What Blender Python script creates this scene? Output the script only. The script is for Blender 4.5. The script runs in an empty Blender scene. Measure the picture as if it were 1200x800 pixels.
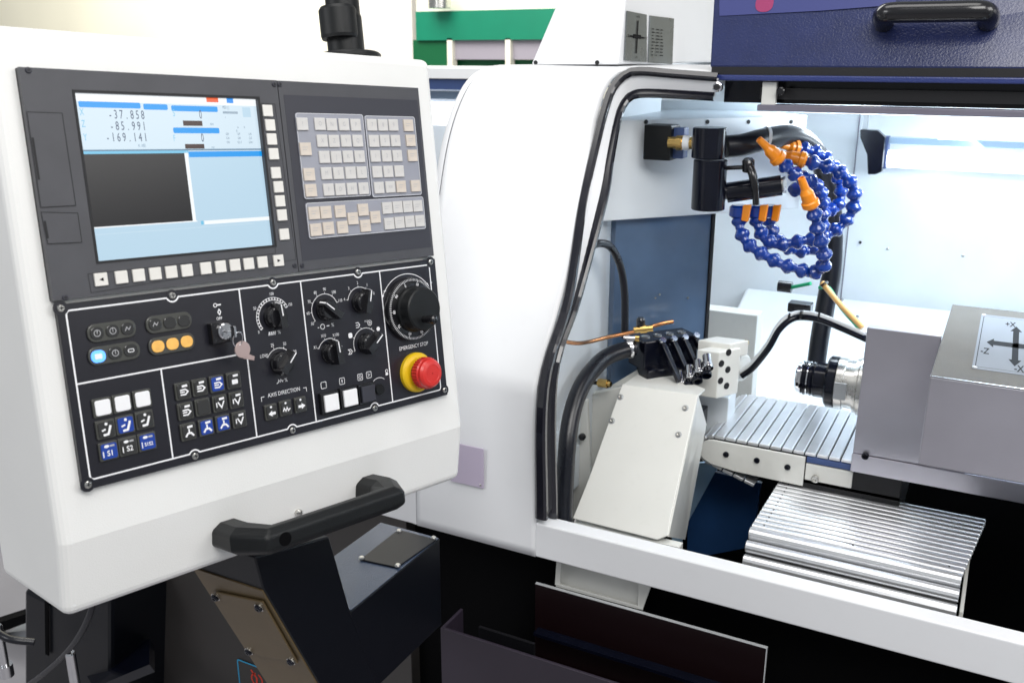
import bpy, math, random
from mathutils import Vector, Matrix
random.seed(7)
scene = bpy.context.scene
COL = scene.collection
V = Vector
# ------------------------------------------------------------------ camera
F = 1100.0                       # focal length in 1200-wide pixels
YAW, PIT = math.radians(27.8), math.radians(17.0)
CAM = V((0, 0, 1.6))
FW = V((-math.sin(YAW)*math.cos(PIT), math.cos(YAW)*math.cos(PIT), -math.sin(PIT)))
RT = V((math.cos(YAW), math.sin(YAW), 0)); UP = RT.cross(FW)
def ray(px, py): return RT*((px-600)/F) + UP*(-(py-400)/F) + FW
def atY(px, py, y): r = ray(px, py); return CAM + r*(y/r.y)
def atX(px, py, x): r = ray(px, py); return CAM + r*(x/r.x)
def atZ(px, py, z): r = ray(px, py); return CAM + r*((z-1.6)/r.z)
def atP(px, py, p, n, off=0.0):
    r = ray(px, py); n = n.normalized(); return CAM + r*(((p-CAM).dot(n)+off)/r.dot(n))
def atD(px, py, d): return CAM + ray(px, py)*d
cd = bpy.data.cameras.new('camera'); cam = bpy.data.objects.new('camera', cd); COL.objects.link(cam)
cd.sensor_width = 36; cd.lens = 36*F/1200; cd.clip_start = .02; cd.clip_end = 60
cam.matrix_world = Matrix((( RT.x, UP.x, -FW.x, 0), (RT.y, UP.y, -FW.y, 0), (RT.z, UP.z, -FW.z, 1.6), (0,0,0,1)))
cd.dof.use_dof = True; cd.dof.focus_distance = 1.35; cd.dof.aperture_fstop = 9
scene.camera = cam

# ------------------------------------------------------------------ materials
MATS = {}
def mat(name, col, rough=.4, metal=0, noise=0, nscale=8, bump=0, bscale=200, emit=None, estr=1, coat=0, alpha=1, spec=.5, trans=0, stretch=None, rvar=0.0, grime=0.0):
    m = bpy.data.materials.new(name); m.use_nodes = True; nt = m.node_tree; b = nt.nodes['Principled BSDF']
    b.inputs['Base Color'].default_value = (*col, 1); b.inputs['Roughness'].default_value = rough
    b.inputs['Metallic'].default_value = metal; b.inputs['Coat Weight'].default_value = coat
    b.inputs['Coat Roughness'].default_value = .12
    b.inputs['Alpha'].default_value = alpha; b.inputs['Specular IOR Level'].default_value = spec
    b.inputs['Transmission Weight'].default_value = trans
    tc = nt.nodes.new('ShaderNodeTexCoord'); mp = nt.nodes.new('ShaderNodeMapping'); nt.links.new(tc.outputs['Object'], mp.inputs[0])
    if stretch: mp.inputs['Scale'].default_value = stretch
    def nz(scale, det=4):
        n = nt.nodes.new('ShaderNodeTexNoise'); n.inputs['Scale'].default_value = scale; n.inputs['Detail'].default_value = det
        nt.links.new(mp.outputs[0], n.inputs['Vector']); return n
    if noise or rvar or grime:
        n = nz(nscale)
    if noise or grime:
        cr = nt.nodes.new('ShaderNodeMapRange'); cr.inputs[1].default_value = .1; cr.inputs[2].default_value = .9
        cr.inputs[3].default_value = 1-2*noise; cr.inputs[4].default_value = 1+2*noise
        nt.links.new(n.outputs[0], cr.inputs[0])
        mx = nt.nodes.new('ShaderNodeVectorMath'); mx.operation = 'SCALE'; mx.inputs[0].default_value = col
        nt.links.new(cr.outputs[0], mx.inputs['Scale'])
        out = mx.outputs[0]
        if grime:
            g = nz(nscale*6, 8); r2 = nt.nodes.new('ShaderNodeMapRange'); r2.inputs[1].default_value = .58; r2.inputs[2].default_value = .72
            r2.inputs[3].default_value = 0; r2.inputs[4].default_value = grime
            nt.links.new(g.outputs[0], r2.inputs[0])
            mm = nt.nodes.new('ShaderNodeMix'); mm.data_type = 'RGBA'; nt.links.new(r2.outputs[0], mm.inputs['Factor'])
            nt.links.new(out, mm.inputs['A']); mm.inputs['B'].default_value = (col[0]*.25, col[1]*.24, col[2]*.22, 1); out = mm.outputs['Result']
        nt.links.new(out, b.inputs['Base Color'])
    if rvar:
        r3 = nt.nodes.new('ShaderNodeMapRange'); r3.inputs[1].default_value = .1; r3.inputs[2].default_value = .9
        r3.inputs[3].default_value = max(.02, rough-rvar); r3.inputs[4].default_value = rough+rvar
        nt.links.new(n.outputs[0], r3.inputs[0]); nt.links.new(r3.outputs[0], b.inputs['Roughness'])
    if bump:
        n2 = nz(bscale, 2); bp = nt.nodes.new('ShaderNodeBump'); bp.inputs['Strength'].default_value = bump; bp.inputs['Distance'].default_value = .002
        nt.links.new(n2.outputs[0], bp.inputs['Height']); nt.links.new(bp.outputs[0], b.inputs['Normal'])
    if emit:
        b.inputs['Emission Color'].default_value = (*emit, 1); b.inputs['Emission Strength'].default_value = estr
    MATS[name] = m; return m
M = MATS
mat('enclosure_white', (.79,.80,.82), .45, grime=.02, noise=.015, nscale=4, rvar=.06, bump=.05, bscale=500)
mat('console_white', (.80,.80,.785), .42, noise=.025, nscale=5, bump=.12, bscale=700, rvar=.05)
mat('inner_white', (.76,.81,.85), .35, noise=.05, nscale=6, coat=.2, rvar=.08)
mat('cream_paint', (.76,.76,.72), .33, noise=.02, nscale=9, coat=.3, grime=.03, rvar=.08)
mat('bezel_grey', (.06,.061,.07), .45, noise=.08, nscale=20, bump=.15, bscale=1500)
mat('bezel_dark', (.032,.033,.045), .5)
mat('groove', (.008,.008,.01), .6)
mat('panel_black', (.011,.011,.017), .33, noise=.1, nscale=30, bump=.05, bscale=900)
mat('print_white', (.85,.85,.87), .5)
mat('print_grey', (.42,.42,.44), .5)
mat('print_black', (.006,.006,.008), .6, spec=.08)
mat('key_cap', (.60,.585,.57), .45, noise=.05, nscale=60)
mat('key_white', (.74,.72,.68), .4, noise=.04, nscale=60)
mat('key_beige', (.62,.55,.48), .45, noise=.08, nscale=60)
mat('membrane', (.30,.31,.36), .25, noise=.05, nscale=30, coat=.5)
mat('membrane_edge', (.55,.56,.60), .3)
mat('knob_black', (.008,.008,.010), .22, coat=.3)
mat('soft_black', (.007,.008,.009), .42, spec=.3, noise=.15, nscale=30, bump=.15, bscale=900)
mat('gloss_black', (.003,.004,.010), .18, coat=.1, spec=.35, noise=.2, nscale=20, rvar=.08)
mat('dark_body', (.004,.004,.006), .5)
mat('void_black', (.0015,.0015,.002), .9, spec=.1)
mat('rubber', (.006,.007,.012), .3, bump=.1, bscale=300, rvar=.1)
mat('seal_black', (.008,.008,.014), .18, coat=.4, rvar=.08, nscale=40)
mat('estop_red', (.62,.025,.02), .35, coat=.2)
mat('estop_yellow', (.85,.55,.01), .4)
mat('lamp_yellow', (.75,.42,.10), .35, emit=(1,.5,.12), estr=.18, noise=.12, nscale=120)
mat('lamp_blue', (.2,.5,.9), .3, emit=(.03,.22,1), estr=1.1)
mat('lit_blue', (.01,.035,.22), .25, emit=(.02,.08,.45), estr=.25, coat=.3)
mat('lens_smoke', (.03,.03,.03), .18, coat=.6)
mat('button_frame', (.055,.056,.05), .3, coat=.4)
mat('steel', (.62,.61,.58), .28, metal=1, noise=.06, nscale=30, rvar=.08)
mat('chrome', (.75,.75,.77), .12, metal=1)
mat('slat_steel', (.80,.81,.83), .30, metal=.72, noise=.06, nscale=5, rvar=.05, stretch=(.6,3,3))
mat('lilac_steel', (.60,.585,.645), .33, metal=.85, noise=.10, nscale=4, rvar=.10, bump=.10, bscale=350)
mat('top_steel', (.15,.14,.125), .6, metal=.1, spec=.12, noise=.13, nscale=10, rvar=.1, bump=.3, bscale=700)
mat('sign_face', (.24,.26,.29), .6, spec=.12)
mat('plate_alu', (.42,.44,.46), .4, metal=.5, noise=.06, nscale=20)
mat('sign_steel', (.17,.19,.20), .3, metal=.7, noise=.15, nscale=15, rvar=.1)
mat('door_blue', (.014,.022,.090), .28, bump=.28, bscale=300, coat=.4, noise=.1, nscale=30)
mat('door_flat', (.05,.06,.20), .28, coat=.4)
mat('lip_blue', (.02,.035,.16), .3, coat=.5, bump=.5, bscale=330)
mat('rail_mauve', (.20,.19,.24), .4, metal=.3, noise=.05)
mat('navy_plate', (.085,.14,.235), .22, coat=.5, noise=.2, nscale=6, rvar=.06)
mat('navy_deep', (.018,.06,.17), .3, coat=.4, noise=.2)
mat('pan_blue', (.45,.66,.85), .3, coat=.3)
mat('hose_blue', (.003,.04,.29), .2, coat=.6, noise=.12, nscale=60)
mat('hose_orange', (.95,.30,.01), .3, coat=.3)
mat('copper', (.55,.25,.11), .25, metal=1, noise=.15, nscale=50)
mat('brass', (.72,.48,.17), .22, metal=1, noise=.1, nscale=60)
mat('tube_amber', (.80,.48,.16), .25, coat=.5)
mat('tube_green', (.02,.45,.20), .3)
mat('cable_white', (.7,.72,.74), .3)
mat('gold_brown', (.135,.095,.045), .42, noise=.08, nscale=15, bump=.12, bscale=500, metal=.25)
mat('arm_black', (.004,.005,.008), .34, coat=.08, spec=.3, bump=.1, bscale=600)
mat('arm_top_lit', (.05,.075,.13), .22, coat=.5, bump=.45, bscale=700)  # blue light falling on the boom's top, put into the colour
mat('charcoal', (.055,.050,.048), .5, noise=.05, nscale=5)
mat('mauve_box', (.028,.021,.034), .45, noise=.06, nscale=8)
mat('wine_black', (.008,.002,.003), .4)
mat('blue_bit', (.01,.08,.30), .4)
mat('label_lilac', (.50,.44,.56), .4, noise=.04)
mat('safety_red', (.75,.05,.02), .4)
mat('safety_cyan', (.03,.38,.68), .4)
mat('key_pink', (.55,.42,.40), .3, metal=.6)
mat('green_sign', (.0,.20,.11), .5, noise=.05)
mat('green_dark', (.0,.11,.035), .5)
mat('wall_cream', (.88,.85,.72), .8, noise=.03, nscale=1.5)
mat('wall_white', (.86,.82,.77), .8, noise=.03, nscale=1.5)
mat('shelf_tint', (.34,.31,.36), .6)
mat('navy_band', (.05,.09,.24), .4)
mat('floor_grey', (.33,.32,.34), .35, noise=.1, nscale=3, rvar=.1)
mat('glass_tint', (.35,.45,.55), .15)
mat('tube_lit', (1,1,1), .4, emit=(.88,.95,1), estr=2.6)
mat('tube_lit_far', (1,1,1), .4, emit=(.95,.98,1), estr=1.6)
mat('glass_dim', (.35,.48,.62), .1, coat=.5)
mat('reflection_red', (.30,.03,.12), .4)  # colour of a painted reflection on the door
def scr(name, c, k=1.0): return mat(name, (0,0,0), .25, emit=c, estr=k, spec=.35)
scr('scr_bg', (.50,.69,.83)); scr('scr_pale', (.66,.80,.90)); scr('scr_white', (.93,.97,1)); scr('scr_bar', (.0,.32,.86)); scr('scr_dark', (.012,.012,.014))
scr('scr_ink', (.03,.05,.12)); scr('scr_orange', (.85,.12,.03)); scr('scr_blue', (.02,.28,.85)); scr('scr_brown', (.045,.018,.014)); scr('scr_cyan', (.18,.55,.80)); scr('scr_grey', (.2,.32,.45)); scr('scr_line', (.12,.2,.3))

# ------------------------------------------------------------------ mesh builder
_tcache = {}
def text_mesh(s, bold=False):
    k = (s, bold)
    if k in _tcache: return _tcache[k]
    cu = bpy.data.curves.new('t', 'FONT'); cu.body = s; cu.size = 1; cu.align_x = 'CENTER'; cu.align_y = 'CENTER'; cu.resolution_u = 3
    if bold: cu.offset = .018
    o = bpy.data.objects.new('t', cu); COL.objects.link(o)
    dg = bpy.context.evaluated_depsgraph_get(); me = bpy.data.meshes.new_from_object(o.evaluated_get(dg))
    r = ([v.co.copy() for v in me.vertices], [list(p.vertices) for p in me.polygons])
    bpy.data.objects.remove(o); bpy.data.curves.remove(cu); bpy.data.meshes.remove(me)
    _tcache[k] = r; return r
WM = {}
class MB:
    def __init__(s): s.v=[]; s.f=[]; s.mi=[]; s.sm=[]; s.mats=[]
    def add(s, vs, fs, m, smooth=False, X=None):
        b = len(s.v)
        if m not in s.mats: s.mats.append(m)
        k = s.mats.index(m)
        for p in vs: p = V(p); s.v.append(X @ p if X else p)
        for f in fs: s.f.append([b+i for i in f]); s.mi.append(k); s.sm.append(smooth)
        return s
    def box(s, a, b, m, X=None):
        x0,y0,z0 = a; x1,y1,z1 = b
        vs = [(x0,y0,z0),(x1,y0,z0),(x1,y1,z0),(x0,y1,z0),(x0,y0,z1),(x1,y0,z1),(x1,y1,z1),(x0,y1,z1)]
        return s.add(vs, [(3,2,1,0),(4,5,6,7),(0,1,5,4),(1,2,6,5),(2,3,7,6),(3,0,4,7)], m, False, X)
    def hexa(s, A, B, m, X=None):           # two rings of n points -> closed prism
        n = len(A); vs = list(A)+list(B)
        fs = [tuple(range(n-1,-1,-1)), tuple(range(n,2*n))] + [(i,(i+1)%n,n+(i+1)%n,n+i) for i in range(n)]
        return s.add(vs, fs, m, False, X)
    def prism(s, pts, z0, z1, m, X=None):
        return s.hexa([(p[0],p[1],z0) for p in pts], [(p[0],p[1],z1) for p in pts], m, X)
    def quad(s, P, m, X=None, smooth=False): return s.add(P, [tuple(range(len(P)))], m, smooth, X)
    def slab(s, P, thick, m):               # polygon + thickness along its normal (backwards)
        P = [V(p) for p in P]; n = (P[1]-P[0]).cross(P[2]-P[0]).normalized()*thick
        return s.hexa([p-n for p in P], P, m)
    def grid(s, rows, m, smooth=True, closed=False, X=None):
        nr, nc = len(rows), len(rows[0]); vs = [p for r in rows for p in r]; fs = []
        for i in range(nr-1):
            for j in range(nc if closed else nc-1):
                j2 = (j+1)%nc; fs.append((i*nc+j, i*nc+j2, (i+1)*nc+j2, (i+1)*nc+j))
        return s.add(vs, fs, m, smooth, X)
    def tube(s, path, r, m, n=14, caps=True, X=None, squash=None):
        P = [V(p) for p in path]; k = len(P); T = []
        for i in range(k): T.append((P[min(i+1,k-1)]-P[max(i-1,0)]).normalized())
        up = V((0,0,1)) if abs(T[0].z) < .9 else V((1,0,0)); N = T[0].cross(up).normalized(); rows = []
        for i in range(k):
            N = (N - T[i]*N.dot(T[i])).normalized(); B = T[i].cross(N)
            rr = r[i] if isinstance(r, (list,tuple)) else r
            rows.append([P[i]+(N*math.cos(2*math.pi*j/n)+B*math.sin(2*math.pi*j/n))*rr for j in range(n)])
        s.grid(rows, m, True, True, X)
        if caps: s.add(rows[0], [tuple(range(n))], m, False, X); s.add(rows[-1], [tuple(range(n-1,-1,-1))], m, False, X)
        return s
    def lathe(s, prof, o, ax, m, n=32, X=None, cap=True):
        o = V(o); ax = V(ax).normalized(); up = V((0,0,1)) if abs(ax.z) < .9 else V((1,0,0)); N = ax.cross(up).normalized(); B = ax.cross(N)
        # each profile edge flat shaded along h only: split rows where the profile bends
        rows = [[o+ax*h+(N*math.cos(2*math.pi*j/n)+B*math.sin(2*math.pi*j/n))*r for j in range(n)] for r,h in prof]
        for i in range(len(rows)-1): s.grid([rows[i], rows[i+1]], m, True, True, X)
        if cap:
            s.add(rows[0], [tuple(range(n))], m, False, X); s.add(rows[-1], [tuple(range(n-1,-1,-1))], m, False, X)
        return s
    def ribbon(s, path, w, z, m, X=None, closed=False):    # flat stroke in local XY
        P = [V((p[0],p[1],0)) for p in path]; k = len(P); L=[]; R=[]
        for i in range(k):
            if closed: d1=(P[i]-P[i-1]).normalized(); d2=(P[(i+1)%k]-P[i]).normalized()
            else:
                d1=(P[i]-P[max(i-1,0)]); d2=(P[min(i+1,k-1)]-P[i])
                d1 = d1.normalized() if d1.length else d2.normalized(); d2 = d2.normalized() if d2.length else d1
            t=(d1+d2)
            t = t.normalized() if t.length>1e-6 else d1
            nn=V((-t.y,t.x,0)); c=max(.5, nn.dot(V((-d1.y,d1.x,0)))); nn=nn*(w/2/c)
            L.append((P[i].x+nn.x,P[i].y+nn.y,z)); R.append((P[i].x-nn.x,P[i].y-nn.y,z))
        if closed: L.append(L[0]); R.append(R[0])
        return s.grid([R, L], m, False, False, X)
    def text(s, t, x, y, z, size, m, sx=1.0, rot=0, X=None, bold=False):
        vs, fs = text_mesh(t, bold); T = Matrix.Translation((x,y,z)) @ Matrix.Rotation(rot,4,'Z') @ Matrix.Diagonal((size*sx,size,1,1))
        return s.add(vs, fs, m, False, (X @ T) if X else T)
    def build(s, name, parent=None, local=False, bevel=0, seg=2, label=None, loc=None, weld=False):
        X = Matrix.Identity(4)
        if parent is not None and not local: X = WM[parent.name].inverted()
        vs = s.v
        if parent is None:
            if loc is None:
                xs=[v.x for v in vs]; ys=[v.y for v in vs]; zs=[v.z for v in vs]
                loc = V(((min(xs)+max(xs))/2,(min(ys)+max(ys))/2,min(zs)))
            X = Matrix.Translation(-V(loc))
        me = bpy.data.meshes.new(name); me.from_pydata([X@v for v in vs], [], s.f)
        for m in s.mats: me.materials.append(M[m])
        me.polygons.foreach_set('material_index', s.mi); me.polygons.foreach_set('use_smooth', s.sm); me.update()
        o = bpy.data.objects.new(name, me); COL.objects.link(o)
        if parent is not None: o.parent = parent; WM[o.name] = WM[parent.name]
        else: o.location = loc; WM[o.name] = Matrix.Translation(loc)
        if bevel:
            b = o.modifiers.new('bevel', 'BEVEL'); b.width = bevel; b.segments = seg; b.limit_method = 'ANGLE'; b.angle_limit = math.radians(35); b.harden_normals = False
        if label: o['label'] = label
        return o
def tag(o, label, cat, group=None):
    o['label'] = label; o['category'] = cat
    if group: o['group'] = group
    return o
def thing(name, label, cat, mw, group=None):
    o = bpy.data.objects.new(name, None); COL.objects.link(o); o.empty_display_size = .05
    if not isinstance(mw, Matrix): mw = Matrix.Translation(V(mw))
    o.matrix_world = mw; WM[o.name] = mw.copy(); return tag(o, label, cat, group)
def structure(o): o['kind'] = 'structure'; return o
def copy_part(src, parent, loc, name=None):
    c = src.copy(); COL.objects.link(c); c.parent = parent; c.location = loc; WM[c.name] = WM[parent.name] @ Matrix.Translation(loc)
    return c
def arc(cx, cy, r, a0, a1, n=20, ry=None):
    ry = ry or r
    return [(cx+r*math.cos(math.radians(a0+(a1-a0)*i/n)), cy+ry*math.sin(math.radians(a0+(a1-a0)*i/n))) for i in range(n+1)]
def rrect(cx, cy, w, h, r, n=5):
    P=[]
    for (sx,sy,a) in ((1,1,0),(-1,1,90),(-1,-1,180),(1,-1,270)):
        P += arc(cx+sx*(w/2-r), cy+sy*(h/2-r), r, a, a+90, n)
    return P
def smooth_path(P, n=8):                     # Catmull-Rom
    P=[V(p) for p in P]; Q=[P[0]*2-P[1]]+P+[P[-1]*2-P[-2]]; out=[]
    for i in range(1,len(Q)-2):
        for k in range(n):
            t=k/n; a,b,c,d=Q[i-1],Q[i],Q[i+1],Q[i+2]
            out.append(.5*((2*b)+(c-a)*t+(2*a-5*b+4*c-d)*t*t+(3*b-a-3*c+d)*t**3))
    out.append(P[-1]); return out
def resample(P, n):
    P=[V(p) for p in P]; L=[0]
    for i in range(1,len(P)): L.append(L[-1]+(P[i]-P[i-1]).length)
    out=[]
    for k in range(n):
        t=L[-1]*k/(n-1); i=1
        while i<len(P)-1 and L[i]<t: i+=1
        u=(t-L[i-1])/(L[i]-L[i-1]) if L[i]>L[i-1] else 0
        out.append(P[i-1].lerp(P[i],u))
    return out
# ------------------------------------------------------------------ control console (own frame: x right, y up, z out of the panel)
CO = V((-0.84446,0.59976,1.58928))
cu_ = V((.26478,.96228,-.06248)).normalized(); cv_ = V((-.15078,.09933,.98357)); cv_ = (cv_-cu_*cv_.dot(cu_)).normalized(); cn_ = cu_.cross(cv_)
CM = Matrix(((cu_.x,cv_.x,cn_.x,CO.x),(cu_.y,cv_.y,cn_.y,CO.y),(cu_.z,cv_.z,cn_.z,CO.z),(0,0,0,1)))
CI = CM.inverted()
def cl(px, py, z=0.0):
    p = CI @ atP(px, py, CO, cn_, z); return p
def cxy(px, py, z=0.0): p = cl(px,py,z); return (p.x,p.y)
console = thing('control_console', 'white control console with lit screen, keypads and black operator panel, hanging left of the lathe', 'control panel', CM)
# housing
zf = -.006
TL=cl(-6,28,zf); TR=cl(487,66,zf)
yt = (TL.y+TR.y)/2; xl = cl(52,520,zf).x; xr = cl(533,380,zf).x
yc = cl(200,602,zf).y; yb = cl(300,646,-.024).y
b = MB(); prof = [(yt,zf),(yc,zf),(yb,-.024),(yb+.01,-.20),(yt-.02,-.20)]
b.hexa([(xl,y,z) for y,z in prof], [(xr,y,z) for y,z in prof], 'console_white')
h = b.build('housing', console, True, bevel=.011, seg=4)
b = MB()
b.box((xl+.015, yb+.03, -.2035), (xr-.015, yt-.04, -.2005), 'console_white')
b.build('rear_cover', console, True, bevel=.001)
# ---- display unit
def poly(pxs, z): return [cxy(x,y,z) for x,y in pxs]
def rect_of(pxs, z):
    q=[cl(x,y,z) for x,y in pxs]; return ((q[0].x+q[3].x)/2, (q[2].y+q[3].y)/2, (q[1].x+q[2].x)/2, (q[0].y+q[1].y)/2)
zt=.004
dx0,dy0,dx1,dy1 = rect_of([(20.6,77.6),(323,95),(350.6,317),(64,354)], zt)
kx0,ky0,kx1,ky1 = rect_of([(325,95),(489,102.5),(510,302),(352,317)], zt)
ky0=dy0; ky1=dy1; kx0=dx1+.0012
sx0,sy0,sx1,sy1 = rect_of([(85.5,108.8),(300,117),(319.5,287.6),(113.6,305.6)], 0)
b = MB()
def frame(b, o, i, z0, z1, m):
    (a,c,d,e),(f,g,h_,k) = o,i
    b.box((a,c,z0),(f,e,z1),m); b.box((h_,c,z0),(d,e,z1),m); b.box((f,k,z0),(h_,e,z1),m); b.box((f,c,z0),(h_,g,z1),m)
b.prism([(dx0,dy0),(dx1,dy0),(dx1,dy1),(dx0,dy1)], -.006, -.0025, 'groove')
frame(b, (dx0,dy0,dx1,dy1), (sx0,sy0,sx1,sy1), -.0025, zt, 'bezel_grey')
display = b.build('display_unit', console, True)
b = MB(); # screen surround lip
frame(b, (sx0-.0025,sy0-.0025,sx1+.0025,sy1+.0025), (sx0,sy0,sx1,sy1), zt, zt+.0006, 'groove')
b.build('screen_lip', display, True)
# screen with its picture, all flat in the plane of the glass
zs=-.0012; SW=sx1-sx0; SH=sy1-sy0
b = MB(); b.box((sx0,sy0,-.0024),(sx1,sy1,zs),'scr_bg')
def sp(px,py): p=cl(px,py,zs); return p.x,p.y
def sr(x0,y0,x1,y1,m,k=1):                       # by fraction of the screen, y from the top
    z=zs+.00015*k; X0=sx0+SW*x0; X1=sx0+SW*x1; Y0=sy1-SH*y1; Y1=sy1-SH*y0
    b.quad([(X0,Y0,z),(X1,Y0,z),(X1,Y1,z),(X0,Y1,z)], m)
def st(t,x,y,s,m,sx=.62,k=3): b.text(t, sx0+SW*x, sy1-SH*y, zs+.00015*k, SH*s, m, sx)
sr(0,0,1,.33,'scr_pale'); sr(0,0,1,.045,'scr_white',2)
for x0,x1,y in ((.02,.33,.045),(.345,.475,.05),(.495,.76,.055),(.49,.755,.195)):
    X0=sx0+SW*x0; X1=sx0+SW*x1; Y=sy1-SH*(y+.018)
    b.prism(rrect((X0+X1)/2,Y,X1-X0,SH*.036,SH*.009,3), zs+.0002, zs+.0004, 'scr_bar')
sr(.70,.0,.77,.028,'scr_orange',3); sr(.82,.0,.86,.03,'scr_blue',3)
for i,t in enumerate(('-37.858','-85.991','-169.141')):
    n=len(t); wch=.0278
    for j,ch in enumerate(t): st(ch, .335-(n-1-j)*wch, .122+i*.069, .076, 'scr_ink', .60)
for t,y in (('X',.11),('Z',.18),('Y',.26)): st(t,.03,y,.06,'scr_cyan',.6)
st('S',.505,.105,.06,'scr_cyan',.6); st('F',.49,.265,.06,'scr_cyan',.5)
st('0',.655,.112,.078,'scr_ink',.5); st('0',.65,.262,.078,'scr_ink',.5)
sr(.55,.150,.66,.183,'scr_brown',2); sr(.545,.300,.655,.333-.003,'scr_brown',2)
st('H. ABS',.31,.31,.028,'scr_grey'); st('RPM',.715,.173,.022,'scr_grey'); st('MM',.705,.325,.022,'scr_grey')
st('MDI ( )',.81,.06,.03,'scr_line',.55)
for k in range(14): sr(.79+k*.0065,.085,.794+k*.0065,.10,'scr_line',2)
sr(.91,.055,.96,.12,'scr_cyan' if False else 'scr_bg',2)
for x,y,t in ((.80,.235,'G00'),(.80,.262,'G18'),(.80,.29,'G99'),(.87,.235,'G97'),(.87,.262,'G69'),(.87,.29,'G21 F'),(.94,.235,'G40'),(.94,.262,'G25'),(.94,.29,'G54 1'),(.87,.19,'#'),(.91,.19,'H'),(.86,.215,'D'),(.80,.13,'*')): st(t,x,y,.022,'scr_line',.6)
sr(0,.333,1,.341,'scr_line',2); sr(0,.341,.56,.358,'scr_bar' if False else 'scr_cyan',2)
sr(0,.358,.535,.795,'scr_dark',3); sr(.535,.35,.555,.80,'scr_white',2); sr(0,.795,.56,.803,'scr_white',3)
sr(.56,.349,1,.385,'scr_bar',3); sr(.60,.80,1,.825,'scr_white',2); sr(.58,.80,.595,.825,'scr_cyan',3)
sr(0,.84,.9,.842,'scr_pale',2)
b.build('screen', display, True)
# grooves of the card doors, key strips, screws
def pline(b, pxs, w, z, m, closed=False): b.ribbon([cxy(x,y,z) for x,y in pxs], w, z, m, closed=closed)
def cA(x,y): return (x*.375, 60+y*.375)
b = MB()
b.prism([cxy(*cA(*p),zt) for p in ((84,190),(194,194),(237,482),(128,488))][::-1], zt-.001, zt+.0006, 'bezel_grey')
pline(b, [cA(84,190),cA(194,194),cA(237,482),cA(128,488)], .0007, zt+.0008, 'groove', True)
pline(b, [cA(102,270),cA(122,402)], .0022, zt+.0009, 'groove')
b.build('card_door', display, True)
b = MB()
b.prism([cxy(*cA(*p),zt) for p in ((128,503),(243,506),(256,597),(150,602))][::-1], zt-.001, zt+.0006, 'bezel_grey')
pline(b, [cA(128,503),cA(243,506),cA(256,597),cA(150,602)], .0007, zt+.0008, 'groove', True)
pline(b, [cA(140,530),cA(150,585)], .002, zt+.0009, 'groove')
b.build('port_door', display, True)
b = MB()
pline(b, [(306,121),(322,122),(347,304),(107,343),(103,321),(323,297),(306,121)], .0005, zt+.0004, 'groove')
b.build('key_strip_groove', display, True)
def screw_mesh(r=.0032, head='steel', h=.0016):
    b = MB(); b.lathe([(r,0),(r,h*.5),(r*.75,h),(r*.1,h)], (0,0,0), (0,0,1), head, 16)
    b.box((-r*.55,-r*.13,h),(r*.55,r*.13,h+.0002),'groove'); b.box((-r*.13,-r*.55,h+.0001),(r*.13,r*.55,h+.0003),'groove'); return b
scr0=None
for i,(x,y) in enumerate([cA(88,60),cA(203,770),(321,99),(345,311)]):
    p=cl(x,y,zt)
    if scr0 is None: scr0 = screw_mesh(.0030,'bezel_dark').build('screw', display, True); scr0.location=(p.x,p.y,zt); WM[scr0.name]=WM[display.name]
    else: copy_part(scr0, display, (p.x,p.y,zt))
# soft keys
wk=.0105; hk=.0125
def key_mesh(w,h,m,t=.0028): 
    b = MB(); b.box((-w/2,-h/2,0),(w/2,h/2,t),m); return b
def mkkeys(lst, w, h, m, parent, z, name, t=.0028):
    k0=None; out=[]
    for x,y in lst:
        p=cl(x,y,z+t)
        if k0 is None: k0=key_mesh(w,h,m,t).build(name,parent,True,bevel=.0007,seg=2); k0.location=(p.x,p.y,z); o=k0
        else: o=copy_part(k0,parent,(p.x,p.y,z))
        out.append(o)
    return out
e = cl(320.4,130,zt).x-cl(308.8,130,zt).x
wk = e*.96; hk=abs(cl(314,137,zt).y-cl(314,122.5,zt).y)*.93
mkkeys([cA(*p) for p in ((838,186),(846,231),(851,275),(857,321),(864,380),(872,424),(877,468),(883,512),(890,572))], wk,hk,'key_white',display,zt,'soft_key')
mkkeys([cA(*p) for p in ((381,706),(435,700),(487,695),(537,690),(586,685),(645,678),(691,673),(736,668),(779,664),(822,659))], wk*1.02,hk,'key_white',display,zt,'soft_key')
for (x,y),d in (((317,713),-1),((872,654),1)):
    p=cl(*cA(x,y),zt+.0028); b=key_mesh(wk*1.04,hk,'key_white'); s=.0022*d
    b.add([(p_[0],p_[1],.0030) for p_ in ((s,0),(-s,.0018),(-s,-.0018))],[(0,1,2) if d<0 else (0,1,2)],'print_black')
    o=b.build('arrow_key',display,True,bevel=.0005); o.location=(p.x,p.y,zt)
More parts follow.
